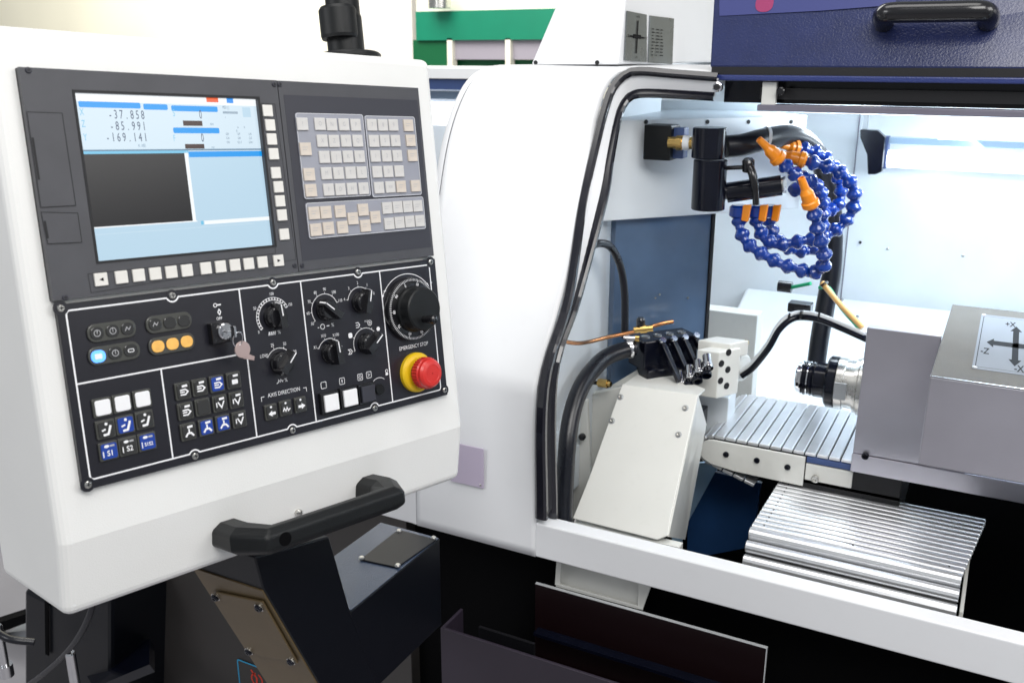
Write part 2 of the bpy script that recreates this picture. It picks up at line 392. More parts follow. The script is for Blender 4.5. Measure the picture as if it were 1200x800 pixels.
# ---- keyboard unit
b = MB(); b.prism([(kx0,ky0),(kx1,ky0),(kx1,ky1),(kx0,ky1)], -.006, zt, 'bezel_grey')
keyb = b.build('keyboard_unit', console, True, bevel=.0006)
b = MB(); b.box((kx0+.006,ky0+.012,zt),(kx1-.004,ky1-.016,zt+.0003),'bezel_dark'); b.build('keyboard_plate', keyb, True)
def kb(x,y): return (335+x*.2125, 120+y*.2125)
def krect(pts,z): q=[cl(*kb(*p),z) for p in pts]; return ((q[0].x+q[3].x)/2,(q[2].y+q[3].y)/2,(q[1].x+q[2].x)/2,(q[0].y+q[1].y)/2)
for pts in (((45,52),(427,72),(468,520),(108,530)),((430,68),(708,84),(752,512),(480,522)),((106,548),(757,525),(774,705),(130,745))):
    x0,y0,x1,y1=krect(pts,zt+.002)
    b=MB(); b.prism(rrect((x0+x1)/2,(y0+y1)/2,x1-x0,y1-y0,.003,4), zt+.0003, zt+.0020, 'membrane')
    b.ribbon(rrect((x0+x1)/2,(y0+y1)/2,x1-x0-.001,y1-y0-.001,.003,4), .0009, zt+.0022, 'membrane_edge', closed=True)
    b.build('key_membrane', keyb, True)
KW=(cl(*kb(222,120),zt).x-cl(*kb(160,120),zt).x)*.95; KH=abs(cl(*kb(190,158),zt).y-cl(*kb(190,86),zt).y)*.95
rows = [
 [(190,120,'O'),(255,123,'N'),(322,123,'G'),(387,125,'P')],[(203,213,'X'),(268,214,'Z'),(334,213,'Y'),(398,213,'Q')],[(215,302,'I'),(280,302,'J'),(345,300,'K'),(409,299,'R')],
 [(226,392,'M'),(292,391,'S'),(358,388,'T'),(421,387,'L')],[(238,482,'F'),(303,480,'D'),(367,477,'H'),(431,475,'B')],
 [(477,125,'7'),(537,126,'8'),(595,126,'9')],[(487,213,'4'),(548,212,'5'),(607,212,'6')],[(496,297,'1'),(558,296,'2'),(617,295,'3')],[(506,384,'-'),(567,382,'0'),(627,380,'.')],[(516,471,'/'),(578,467,'EOB')]]
beige = [(93,120,'w'),(110,257,''),(130,397,''),(140,485,''),(677,127,''),(690,210,''),(700,293,''),(637,464,''),(717,460,''),
 (157,610,''),(222,606,''),(301,601,''),(371,640,''),(428,592,''),(495,632,''),(167,702,''),(236,693,''),(314,688,''),(440,680,'')]
white2 = [(560,582,''),(617,577,''),(673,574,''),(728,571,''),(571,668,''),(628,662,''),(684,657,''),(740,653,'')]
zk=zt+.0021
def keycap(mm, letter):
    b=key_mesh(KW,KH,mm,.0022)
    if letter: b.text(letter, -KW*.02, KH*.02, .00235, KH*(.5 if len(letter)<2 else .28), 'print_grey', .8)
    else:
        for q in range(2): b.box((-KW*.28,KH*(.12-.2*q),.0022),(KW*(.2-.1*q),KH*(.16-.2*q),.0023),'print_grey')
    return b
protos={}
for x,y,t in [q for r in rows for q in r]+[(93,120,'?')]:
    p=cl(*kb(x,y),zk+.002); o=keycap('key_cap',t).build('key',keyb,True,bevel=.0006,seg=1); o.location=(p.x,p.y,zk)
k0=None
for lst,mm in ((beige[1:],'key_beige'),(white2,'key_cap')):
    k0=None
    for x,y,t in lst:
        p=cl(*kb(x,y),zk+.002)
        if k0 is None: k0=keycap(mm,'').build('key',keyb,True,bevel=.0006,seg=1); k0.location=(p.x,p.y,zk)
        else: copy_part(k0,keyb,(p.x,p.y,zk))
p=cl(327.5,99,zt); copy_part(scr0,keyb,(p.x,p.y,zt)); p=cl(354,311,zt); copy_part(scr0,keyb,(p.x,p.y,zt))
# ---- black operator panel
bx0,by0,bx1,by1 = rect_of([(64.7,358),(508,303),(524.4,462),(97.5,574.7)], 0)
zp=.0015
b = MB(); b.box((bx0,by0,-.006),(bx1,by1,zp),'panel_black')
oper = b.build('operator_panel', console, True, bevel=.0005)
b = MB(); zl=zp+.0003; LW=.0017
def L(*pts,w=LW,closed=False,m='print_white',bb=None): (bb or b).ribbon([cxy(x,y,zl) for x,y in pts], w, zl, m, closed=closed)
ox0,oy0,ox1,oy1 = rect_of([(77,363.5),(501,311),(518.5,455.5),(106,562.5)], zl)
dxs=[rect_of([(280,341),(280,341),(301.6,513),(301.6,513)],zl)[0], rect_of([(351,329),(351,329),(371.7,494),(371.7,494)],zl)[0], rect_of([(444,318),(444,318),(461,470),(461,470)],zl)[0]]
dx_mid=rect_of([(188,434.7),(188,434.7),(204,539),(204,539)],zl)[0]
ymid=rect_of([(87.5,451),(285,414),(285,414),(87.5,451)],zl)[1]
b.ribbon(rrect((ox0+ox1)/2,(oy0+oy1)/2,ox1-ox0,oy1-oy0,.004,4), LW, zl, 'print_white', closed=True)
for x in dxs: b.ribbon([(x,oy0),(x,oy1)], LW, zl-.00008, 'print_white')
b.ribbon([(dx_mid,oy0),(dx_mid,ymid)], LW, zl-.00008, 'print_white'); b.ribbon([(ox0,ymid),(dxs[0],ymid)], LW, zl-.00012, 'print_white')
screws=[(71,361),(201.5,346),(228.4,534),(102.8,567.5),(319.5,331),(419.3,318.7),(342.6,503.8),(439,478),(504.3,307),(520.8,456.8)]
for i,(x,y) in enumerate(screws):
    cx,cy=cxy(x,y,zl); top = y<400
    corner = i in (0,3,8,9)
    if corner: b.prism(arc(cx,cy,.0075,0,330,12), zl-.0005, zl+.0002, 'panel_black')
    else:
        sg_=-1 if top else 1; yl=oy1 if top else oy0
        b.prism(arc(cx,cy,.0062,0,345,23), zl-.0005, zl+.0002, 'panel_black'); b.ribbon(arc(cx,cy,.0068,25 if not top else -25,155 if not top else -155,14),LW,zl+.0003,'print_white')
# knob scales and writing
def T(t,px,py,s,rot=0,sx=.85,m='print_white',bold=False): x,y=cxy(px,py,zl); b.text(t,x,y,zl+.0001,s,m,sx,rot,bold=bold)
K=[(320.5,371),(328,425),(381,363),(422,354),(387,413),(429,402)]
KC=[cxy(x,y,zl) for x,y in K]
def scale(k,r,a0,a1,labs,ls=.0050,double=False,ro=.0055):
    cx,cy=KC[k]; b.ribbon(arc(cx,cy,r,a0,a1,24),.0007,zl,'print_white')
    if double:
        b.ribbon(arc(cx,cy,r+.003,a0,a1,24),.0006,zl,'print_white')
        for i in range(19): a=math.radians(a0+(a1-a0)*i/18); b.ribbon([(cx+math.cos(a)*r,cy+math.sin(a)*r),(cx+math.cos(a)*(r+.003),cy+math.sin(a)*(r+.003))],.0012,zl+.00005,'print_white')
    n=len(labs)
    for i,t in enumerate(labs):
        a=math.radians(a0+(a1-a0)*i/(n-1)); c,s_=math.cos(a),math.sin(a)
        b.ribbon([(cx+c*r,cy+s_*r),(cx+c*(r+.0022),cy+s_*(r+.0022))],.0006,zl+.00005,'print_white')
        if t: b.text(t, cx+c*(r+ro), cy+s_*(r+ro), zl+.0001, ls, 'print_white', .8)
scale(0,.0195,215,25,['0','','50','','100','','150'],double=True,ro=.007)
scale(1,.0175,150,25,['LOW','25','50','100'],.0056)
scale(2,.0195,215,20,['50','60','70','80','90','100','110'],.0054)
scale(3,.0190,165,20,['4','3','2','1','0'],.0052)
scale(4,.0175,155,15,['X1','X10','X100',''],.0054)
scale(5,.0195,200,10,['','','','',''],.0054)
# mode symbols round the last knob
cx,cy=KC[5]
for i,a in enumerate((195,150,112,70,35)):
    a=math.radians(a); x=cx+math.cos(a)*.0265; y=cy+math.sin(a)*.0265
    if i==0: b.ribbon([(x-.003,y+.003),(x+.001,y+.003),(x+.003,y),(x+.001,y-.003),(x-.003,y-.003),(x,y)],.0009,zl,'print_white',closed=True)
    elif i==1: b.prism(rrect(x,y,.006,.0065,.002,3),zl-.0002,zl,'print_white')
    elif i==2: b.ribbon([(x-.003,y-.003),(x+.001,y-.003),(x+.003,y),(x+.001,y+.003),(x-.003,y+.003)],.0009,zl,'print_white'); b.ribbon([(x-.003,y),(x+.001,y)],.0009,zl,'print_white')
    elif i==3: b.ribbon(arc(x,y,.0032,0,340,14),.0008,zl,'print_white',closed=True); b.ribbon(arc(x,y,.0012,0,340,8),.0008,zl,'print_white',closed=True)
    else: b.prism(arc(x,y,.003,0,300,5),zl-.0002,zl,'print_white')
b.text('MDI',cx+.004,cy+.0275,zl,.004,'print_white',.8)
x,y=cxy(322,390,zl)
for i in range(4): b.ribbon([(x-.008+i*.0026,y-.002),(x-.0068+i*.0026,y+.0022)],.0016,zl,'print_white')
b.text('%',x+.006,y,zl,.006,'print_white')
x,y=cxy(331,446,zl); b.ribbon([(x-.008,y-.002),(x-.0055,y-.001),(x-.005,y+.002),(x-.003,y-.001),(x-.002,y+.002),(x,y-.001),(x+.001,y+.001)],.0008,zl,'print_white'); b.text('%',x+.005,y,zl,.006,'print_white')
x,y=cxy(382,382,zl); b.ribbon(arc(x-.005,y,.003,0,345,16),.0008,zl,'print_white',closed=True); b.ribbon([(x+.001,y),(x+.005,y)],.0012,zl,'print_white'); b.text('%',x+.010,y,zl,.006,'print_white')
b.box((x-.012,y-.001,zl-.0001),(x-.010,y,zl),'print_white')
# axis direction
x,y=cxy(333,459.5,zl); b.text('AXIS DIRECTION',x,y,zl,.0068,'print_white',.86)
for s_ in (-1,1): b.ribbon([(x+s_*.0268,y),(x+s_*.031,y),(x+s_*.031,y-.005)],.0007,zl,'print_white')
x,y=cxy(485,405.5,zl); b.text('EMERGENCY STOP',x,y,zl,.0072,'print_white',.84)
x,y=cxy(257,373.2,zl); b.text('OFF',x,y,zl,.0045,'print_white',.9,bold=True)
x,y=cxy(257,365.5,zl); b.ribbon([(x,y-.003),(x-.0018,y),(x,y+.003),(x+.0018,y)],.0012,zl,'print_white',closed=True)
x,y=cxy(255,357.3,zl); b.ribbon(arc(x-.003,y,.002,0,330,10),.0009,zl,'print_white',closed=True); b.ribbon([(x-.001,y),(x+.004,y)],.0016,zl,'print_white')
# pictograms above the start buttons
for i,(px,py) in enumerate(((379.3,451.2),(400.8,446.4),(422,441.7),(432.3,439))):
    x,y=cxy(px,py,zl); b.ribbon(rrect(x,y,.0075,.0078,.001,2),.0007,zl,'print_white',closed=True)
    if i==1: b.ribbon([(x,y-.002),(x,y+.002)],.0012,zl,'print_white')
    if i==2: b.ribbon(arc(x,y,.002,0,330,10),.0007,zl,'print_white',closed=True)
    if i==3: b.ribbon([(x-.002,y-.002),(x+.001,y),(x-.002,y+.002)],.0007,zl,'print_white')
x,y=cxy(444,446,zl); b.ribbon(arc(x,y-.004,.011,145,35,10,.008),.0007,zl,'print_white')
x,y=cxy(453,434.5,zl); b.ribbon(arc(x,y,.002,0,330,8),.0008,zl,'print_white',closed=True); b.prism(rrect(x,y-.004,.004,.003,.0005,2),zl-.0002,zl,'print_white')
# hand wheel arrows
HX,HY=cxy(479,362,zl)
b.ribbon(arc(HX,HY,.0465,150,40,24),.0009,zl,'print_white')
for a in (150,40):
    A=math.radians(a); x=HX+math.cos(A)*.0465; y=HY+math.sin(A)*.0465; d=1 if a==150 else -1
    t=V((-math.sin(A)*d,math.cos(A)*d,0)); nn=V((math.cos(A),math.sin(A),0)); P=V((x,y,zl))
    b.add([P+t*.006,P+nn*.0016,P-nn*.0016],[(0,1,2)],'print_white')
x,y=cxy(451,341,zl); b.ribbon([(x-.002,y),(x+.002,y)],.0012,zl,'print_white'); b.text('+',HX+.044,HY+.030,zl,.007,'print_white')
b.build('panel_print', oper, True)
s0=None
for x,y in screws:
    p=cl(x,y,zp)
    if s0 is None: s0=screw_mesh(.0038,'steel',.0022).build('screw',oper,True); s0.location=(p.x,p.y,zp+.0003)
    else: copy_part(s0,oper,(p.x,p.y,zp+.0003))
# indicator lamp strips
def cP(x,y): return (90+x*.16667, 340+y*.16667)
def lampstrip(pts, mats, glyph, lab=None):
    q=[cl(*cP(*p),zp+.003) for p in pts]; w=(q[2].x-q[0].x)/2; c=q[1]
    b=MB(); b.prism(rrect(c.x,(q[0].y+q[2].y)/2,w*2+w*1.18,.0185,.008,5),zp,zp+.0028,'button_frame')
    st_=b.build('indicator_strip',oper,True,bevel=.0008)
    for i,(p,mm) in enumerate(zip(q,mats)):
        b=MB(); b.prism(rrect(p.x,p.y,w*.86,.0125,.0055,5),zp+.0028,zp+.0042,mm)
        g=glyph[i]; z=zp+.0044; ms='print_grey'
        if g==1: b.ribbon(arc(p.x,p.y,.0032,0,340,12),.0007,z,ms,closed=True); b.ribbon([(p.x,p.y-.001),(p.x,p.y+.003)],.0007,z,ms)
        if g==2: b.ribbon(rrect(p.x,p.y,.006,.003,.001,2),.0007,z,'print_white',closed=True)
        if g==3: b.ribbon([(p.x-.003,p.y-.002),(p.x-.001,p.y+.002),(p.x+.001,p.y-.001),(p.x+.003,p.y+.002)],.0008,z,ms)
        if g==4: b.prism(rrect(p.x,p.y,.0075,.0055,.001,2),z-.0003,z,'print_white')
        b.build('indicator_lens',st_,True,bevel=.0012)
    return st_
lampstrip(((140,302),(250,285),(355,270)),['lens_smoke']*3,(1,1,3))
lampstrip(((550,240),(652,228),(752,215)),['lens_smoke']*3,(3,0,0))
lampstrip(((150,465),(268,440),(378,422)),['lamp_blue','lens_smoke','lens_smoke'],(4,1,2))
o=lampstrip(((570,395),(672,377),(772,360)),['lamp_yellow']*3,(0,0,0)); o['label']='indicator strip with three lit amber lenses'
# square illuminated push buttons
def cQ(x,y): return (90+x*.175, 430+y*.175)
def pbutton(px,py,w,h,mm,fn=None,lab=None):
    p=cl(px,py,zp+.003); b=MB(); b.prism(rrect(p.x,p.y,w,h,.0015,3),zp,zp+.003,'button_frame')
    o=b.build('push_button',oper,True,bevel=.0006)
    b=MB(); b.prism(rrect(p.x,p.y,w*.80,h*.82,.0022,3),zp+.003,zp+.0046,mm)
    if fn: fn(b,p.x,p.y,zp+.0049,w)
    b.build('button_lens',o,True,bevel=.0007)
    if lab: o['label']=lab
    return o
def chair_glyph(b,x,y,z,w):
    b.ribbon([(x-w*.25,y-w*.05),(x-w*.05,y+w*.02)],w*.09,z,'print_white'); b.ribbon([(x-w*.2,y-w*.28),(x+w*.06,y-w*.26),(x+w*.16,y+w*.0),(x+w*.22,y+w*.18)],w*.12,z+.0001,'print_white')
    b.prism(arc(x+w*.0,y+w*.28,w*.08,0,320,8),z-.0001,z+.0001,'print_white')
def sglyph(t):
    def f(b,x,y,z,w):
        b.text(t,x+.0006,y-w*.12,z,w*.40 if len(t)<4 else w*.27,'print_white',.9,bold=True); b.prism(arc(x-w*.12,y+w*.27,w*.14,0,340,9,w*.08),z-.0001,z,'print_white'); b.ribbon([(x+.001,y+w*.27),(x+w*.28,y+w*.27)],w*.1,z,'print_grey')
        b.ribbon([(x-w*.33,y-w*.28),(x-w*.33,y+w*.04)],w*.05,z,'print_white')
    return f
def blank(b,x,y,z,w): pass
def machine_glyph(seed):
    def f(b,x,y,z,w):
        r=random.Random(seed); b.ribbon([(x-w*.1,y+w*.30),(x+w*.25,y+w*.32)],w*.14,z,'print_white')
        if seed%4==0: b.prism(rrect(x,y-w*.08,w*.42,w*.3,w*.05,2),z-.0001,z,'print_white')
        elif seed%4==1: b.ribbon([(x-w*.25,y+w*.08),(x+w*.1,y+w*.1),(x+w*.26,y-w*.05),(x+w*.08,y-w*.22),(x-w*.25,y-w*.2)],w*.09,z,'print_white'); b.ribbon([(x-w*.25,y-w*.05),(x+w*.05,y-w*.05)],w*.08,z,'print_white')
        elif seed%4==2: b.ribbon([(x,y+w*.2),(x,y-w*.1)],w*.1,z,'print_white'); b.ribbon([(x-w*.25,y-w*.28),(x-w*.1,y-w*.08),(x+w*.12,y-w*.08),(x+w*.28,y-w*.28)],w*.12,z+.0001,'print_white')
        else: b.ribbon([(x-w*.2,y+w*.12),(x+w*.02,y-w*.25),(x+w*.22,y+w*.15)],w*.09,z,'print_white'); b.ribbon([(x-w*.3,y-w*.2),(x-w*.3,y+w*.1)],w*.07,z,'print_white')
    return f
g33=[[(173,270),(305,242),(440,213)],[(195,415),(325,385),(455,352)],[(215,560),(345,528),(472,498)]]
m33=[['print_white','print_white','print_white'],['lens_smoke','lit_blue','lens_smoke'],['lit_blue','lens_smoke','lit_blue']]
gl33=[[blank]*3,[chair_glyph]*3,[sglyph('S1'),sglyph('S2'),sglyph('S1S2')]]
wb=cl(*cQ(370,245),zp).x-cl(*cQ(240,265),zp).x; hb=abs(cl(*cQ(173,330),zp).y-cl(*cQ(173,205),zp).y)
for i in range(3):
    for j in range(3): pbutton(*cQ(*g33[i][j]),wb*.97,hb*1.02,m33[i][j],gl33[i][j], {'lit_blue':'button lit blue','print_white':'button lit white'}.get(m33[i][j]))
g34=[[(712,160),(825,135),(940,112),(1052,88)],[(730,295),(845,267),(960,243),(1070,218)],[(748,432),(868,402),(980,375),(1090,350)]]
seeds=[[1,5,1,4],[5,-1,3,7],[2,6,2,3]]
for i in range(3):
    for j in range(4):
        blue=(i,j) in ((0,2),(2,1),(2,2)); 
        pbutton(*cQ(*g34[i][j]),wb*.87,hb*1.0,'lit_blue' if blue else 'lens_smoke', blank if seeds[i][j]<0 else machine_glyph(seeds[i][j]), 'button lit blue' if blue else None)
def arrow(d):
    def f(b,x,y,z,w):
        b.prism(arc(x-w*.05,y+w*.38,w*.09,0,320,7),z-.0001,z,'print_white')
        if d: b.ribbon([(x-d*w*.28,y-w*.1),(x+d*w*.02,y-w*.1)],w*.2,z,'print_white'); P=[(x+d*w*.32,y-w*.1,z),(x,y+w*.12,z),(x,y-w*.32,z)]; b.add(P if d<0 else P,[(0,1,2)],'print_white')
        else: b.ribbon([(x-w*.3,y-w*.2),(x-w*.2,y+w*.02),(x-w*.08,y-w*.2),(x+w*.04,y+w*.05),(x+w*.12,y-w*.2),(x+w*.3,y-w*.05)],w*.09,z,'print_white')
    return f
def cR(x,y): return (280+x*.1583,420+y*.1583)
for (x,y),d in (((240,395),-1),((347,365),0),((457,340),1)): pbutton(*cR(x,y),wb*.80,hb*.98,'lens_smoke',arrow(d))
# start / stop push buttons
b=MB(); a0=cl(*cR(575,300),zp); a1=cl(*cR(905,300),zp)
c1=cl(*cR(678,325),zp+.006); c2=cl(*cR(818,288),zp+.006); c3=cl(*cR(950,258),zp+.006); wq=(cl(*cR(733,325),zp).x-cl(*cR(625,325),zp).x)
for c,mm in ((c1,'print_white'),(c2,'print_white'),(c3,'bezel_dark')):
    b=MB(); b.box((c.x-wq*.62,c.y-wq*.60,zp),(c.x+wq*.60,c.y+wq*.62,zp+.0065),'knob_black'); o=b.build('start_button',oper,True,bevel=.0008)
    b=MB(); b.box((c.x-wq*.48,c.y-wq*.48,zp+.0065),(c.x+wq*.48,c.y+wq*.48,zp+.0100),mm); b.build('button_cap',o,True,bevel=.001,seg=3)
    o['label']='start button with white cap' if mm=='print_white' else 'start button with dark cap'
c=cl(*cR(1040,228),zp); MB().lathe([(.0072,0),(.0072,.0015),(.0066,.0025)],(c.x,c.y,zp),(0,0,1),'soft_black',24).build('round_plug',oper,True)
# rotary knobs
def knob(k, ang, r=.0132, lab=None):
    cx,cy=KC[k]; b=MB(); b.lathe([(r*1.02,0),(r*1.02,.003),(r*.95,.0045),(r*.90,.012),(r*.80,.0135)],(cx,cy,zp),(0,0,1),'knob_black',28)
    X=Matrix.Translation((cx,cy,zp)) @ Matrix.Rotation(math.radians(ang),4,'Z')
    b.hexa([(-r*1.05,-r*.42,.006),(r*1.30,-r*.30,.006),(r*1.30,r*.30,.006),(-r*1.05,r*.42,.006)],[(-r*1.0,-r*.34,.0215),(r*1.15,-r*.24,.0205),(r*1.15,r*.24,.0205),(-r*1.0,r*.34,.0215)],'knob_black',X)
    b.box((r*.1,-r*.05,.0211),(r*1.12,r*.05,.0216),'print_white',X); b.hexa([(r*1.315,-r*.07,.010),(r*1.325,-r*.07,.010),(r*1.325,r*.07,.010),(r*1.315,r*.07,.010)],[(r*1.16,-r*.07,.0203),(r*1.19,-r*.07,.0203),(r*1.19,r*.07,.0203),(r*1.16,r*.07,.0203)],'print_white',X)
    return b.build('selector_knob',oper,True,bevel=.0012,seg=2)
for k,a in enumerate((95,48,140,75,95,40)): knob(k,a)
# hand wheel
b=MB(); R=.0420; b.lathe([(R,0),(R,.006),(R*.985,.0085),(R*.80,.0095),(.0300,.0098)],(HX,HY,zp),(0,0,1),'knob_black',64)
wheel=b.build('hand_wheel',oper,True)
b=MB()
for i in range(100):
    a=math.radians(i*3.6); r0=R*.955; r1=R*(.885 if i%10 else .845); c,s_=math.cos(a),math.sin(a)
    b.ribbon([(HX+c*r0,HY+s_*r0),(HX+c*r1,HY+s_*r1)],.0007,zp+.0098,'print_white')
for i in range(10):
    a=math.radians(90-i*36+18); b.text(str(i*10) if i else '0',HX+math.cos(a)*R*.78,HY+math.sin(a)*R*.78,zp+.0102,.0054,'print_white',.9,rot=a-math.pi/2,bold=True)
b.build('dial_marks',wheel,True)
b=MB(); b.lathe([(.0300,.0098),(.0300,.014),(.0282,.017),(.0280,.031),(.0262,.0325),(.001,.0328)],(HX,HY,zp),(0,0,1),'soft_black',48); b.build('hub',wheel,True)
c=cl(497,374,zp+.033); b=MB(); b.lathe([(.0048,.031),(.0042,.036),(.0052,.040),(.0058,.050),(.0052,.0535),(.002,.0545)],(c.x,c.y,zp),(0,0,1),'knob_black',20); b.build('crank_grip',wheel,True)
# emergency stop
EX,EY=cxy(489,436,zp+.004)
b=MB(); b.lathe([(.0265,0),(.0265,.005),(.0245,.0075),(.0205,.0085)],(EX,EY,zp),(0,0,1),'estop_yellow',48); b.lathe([(.0150,.0085),(.0150,.017)],(EX,EY,zp),(0,0,1),'groove',32)
es=b.build('emergency_stop',oper,True)
b=MB(); rr=[]
n=64
prof=[(.0185,.014,0),(.0205,.016,1),(.0208,.026,1),(.0195,.0275,0),(.0190,.031,0),(.0165,.0338,0),(.0120,.0348,0),(.0115,.0343,0),(.001,.0346,0)]
rowsE=[]
for r,h_,kn in prof: rowsE.append([V((EX+(r+(kn*.0005*math.cos(j*math.pi)))*math.cos(2*math.pi*j/n),EY+(r+(kn*.0005*math.cos(j*math.pi)))*math.sin(2*math.pi*j/n),zp+h_)) for j in range(n)])
for i in range(len(rowsE)-1): b.grid([rowsE[i],rowsE[i+1]],'estop_red',i>1,True)
b.add(rowsE[0],[tuple(range(n-1,-1,-1))],'estop_red')
b.ribbon(arc(EX,EY,.0085,100,190,8),.0009,zp+.0350,'estop_red'); b.ribbon(arc(EX,EY,.0085,280,10+360,8),.0009,zp+.0350,'estop_red')
b.build('mushroom_button',es,True)
# key switch
kx,ky=cxy(257,389.5,zp+.004)
b=MB(); b.box((kx-.012,ky-.0115,zp),(kx+.010,ky+.0115,zp+.010),'knob_black'); ks=b.build('key_switch',oper,True,bevel=.001)
kc=cl(265,388,zp+.013); b=MB(); b.lathe([(.0092,.0100),(.0092,.0128),(.0080,.0140),(.001,.0142)],(kc.x,kc.y,zp),(0,0,1),'chrome',32); b.box((kc.x-.0035,kc.y-.0006,zp+.0142),(kc.x+.0035,kc.y+.0006,zp+.0145),'groove'); b.build('lock_barrel',ks,True)
# lower grab handle on the console
def hpt(px,py,z): return cl(px,py,z)
b=MB(); zh0=-.022; zo=.052
A=cl(262,624,zh0); B=cl(428,570,zh0)
print('handle', A, B, cl(300,625,zo), cl(452,580,zo))
ax=(B-A); ax.z=0; ax.normalize(); bi=V((-ax.y,ax.x,0))
Lh=(B-A).length
HXm=Matrix(((ax.x,bi.x,0,A.x),(ax.y,bi.y,0,A.y),(0,0,1,zh0),(0,0,0,1)))
d=zo-zh0; hw=.0165
outer=[(-.018,0),(-.018,d*.62),(.004,d+.012),(.05,d+.012),(Lh-.05,d+.012),(Lh-.004,d+.012),(Lh+.018,d*.62),(Lh+.018,0)]
inner=[(.020,0),(.020,d*.50),(.036,d-.014),(.055,d-.014),(Lh-.055,d-.014),(Lh-.036,d-.014),(Lh-.020,d*.50),(Lh-.020,0)]
rows_=[]
for i in range(8):
    o_,n_=V((outer[i][0],0,outer[i][1])),V((inner[i][0],0,inner[i][1])); wv=hw*(1.0 if i in (0,1,6,7) else .9); r_=[]
    for ty,tz in ((-.55,1),(.55,1),(1,.72),(1,.28),(.55,0),(-.55,0),(-1,.28),(-1,.72)): p=n_.lerp(o_,tz); p.y=wv*ty; r_.append(p)
    rows_.append(r_)
b.grid(rows_,'soft_black',False,True,HXm); b.add(rows_[0],[tuple(range(8))],'soft_black',False,HXm); b.add(rows_[-1],[tuple(range(7,-1,-1))],'soft_black',False,HXm)
gh=b.build('grab_handle',console,True,bevel=.003,seg=3)
b=MB(); b.lathe([(.0078,.0),(.0078,.0006),(.001,.0007)],HXm@V((.027,0,d+.0118)),(0,0,1),'void_black',24); b.build('screw_recess',gh,True)
b=MB(); b.lathe([(.0045,-.002),(.0045,.004),(.003,.006),(.001,.0065)],cl(349,600,zh0+.006),(0,0,1),'steel',16); b.build('cap_screw',console,True)
# pendant joint on top of the console
tp=cl(405,60,-.06); jt=thing('pendant_joint','black swivel joint with round flange standing on top of the white console','swivel joint',CM@Matrix.Translation((tp.x,yt+.001,-.062)))
b=MB(); b.lathe([(.047,0),(.047,.004),(.045,.006)],(0,0,0),(0,1,0),'soft_black',48); b.build('flange',jt,True)
b=MB(); b.lathe([(.024,.006),(.024,.054),(.022,.060),(.010,.062)],(.003,0,0),(0,1,0),'soft_black',32); b.build('swivel_barrel',jt,True)
b=MB(); b.lathe([(.0235,.026),(.0245,.030),(.0245,.062),(.022,.066)],(-.008,0,.004),(0,1,0),'soft_black',32); b.build('knuckle',jt,True)
b=MB(); b.tube([(.004,.055,0),(.004,.20,0)],.022,'soft_black',24); b.build('tube',jt,True)
# key in the switch
key=thing('ignition_key','small silver key on a ring with a pinkish key tag, in the console key switch','key',CM@Matrix.Translation((kc.x,kc.y,zp+.0146)))
b=MB(); b.box((-.001,-.0005,0),(.0010,.0005,.012),'chrome'); b.box((-.0012,-.006,.010),(.0012,.006,.018),'chrome'); b.build('key_blade',key,True,bevel=.0003)
q=WM[key.name].inverted()@(CM@cl(279,392,zp+.02))
b=MB(); ring=[V((q.x+math.cos(t)*.006-.006, q.y-.004+math.sin(t)*.008, .014+.003*math.sin(t))) for t in [i*2*math.pi/20 for i in range(21)]]; b.tube(ring,.0006,'chrome',8,caps=False); b.build('key_ring',key,True)
q=WM[key.name].inverted()@(CM@cl(281,410,zp+.018))
b=MB(); b.prism(arc(q.x-.001,q.y+.001,.0095,0,345,23),.010,.0118,'key_pink'); b.prism([(q.x+.004,q.y-.004),(q.x+.013,q.y-.009),(q.x+.0115,q.y-.0135),(q.x-.002,q.y-.009)][::-1],.0102,.0116,'key_pink'); b.build('key_tag',key,True,bevel=.0005)
# ------------------------------------------------------------------ lathe enclosure
YF=1.30; X1=-.639; X0=-.883; ZB=.768; ZS=.833; ZT=1.583
SP=V((0,1.3,1.078)); SN=V((1,0,0)).cross((V((0,1.658,1.58))-SP)).normalized()      # slanted face of the opening
if SN.y>0: SN=-SN
def SL(px,py,off=0): return atP(px,py,SP,SN,off)
lathe = thing('lathe_enclosure','white lathe enclosure with curved front, black edged opening and tall column','machine enclosure',(-.6,1.6,0))
# right edge of the skin = outer seal line
outer_px=[(651,351),(679,237),(697,155),(703,128),(710,106),(720,91),(737,80)]
R=[V((X1,YF,ZB)),V((X1,YF,ZS)),V((X1,YF,1.06)),V((X1,YF+.012,1.095))]+[SL(*p) for p in outer_px]
for i in (4,5): R[i].x=X1
Lp=[V((X0,YF,ZB)),V((X0,YF+.002,ZS))]+[atX(*p,X0) for p in ((492,500),(500,400),(508,300),(519,205),(530,150),(545,110),(560,89),(579,77.5))]
N=56
Rr=resample(smooth_path(R,6),N); Lr=resample(smooth_path(Lp,6),N)
rows=[]
for i in range(N):
    row=[]
    for j in range(25):
        t=j/24; p=Lr[i].lerp(Rr[i],t); 
        row.append(p)
    rows.append(row)
b=MB(); b.grid(rows,'enclosure_white')
front=b.build('front_cover',lathe)
so=front.modifiers.new('thick','SOLIDIFY'); so.thickness=.003; so.offset=0
# rounded shoulder and top deck
b=MB(); edge=rows[-1]; r2=[V((p.x+.0,p.y+.02,max(p.z+.002,ZT-.004))) for p in edge]; r3=[V((p.x,2.0,ZT-.004)) for p in edge]
b.grid([edge,r2,r3],'enclosure_white')
tq=[SL(737,80),SL(840,86.5)]
b.grid([[tq[0],tq[1]],[tq[0]+V((0,.02,.004)),tq[1]+V((0,.02,.004))],[V((tq[0].x,2.0,ZT-.004)),V((tq[1].x,2.0,ZT-.006))]],'enclosure_white',False)
b.build('top_deck',lathe)
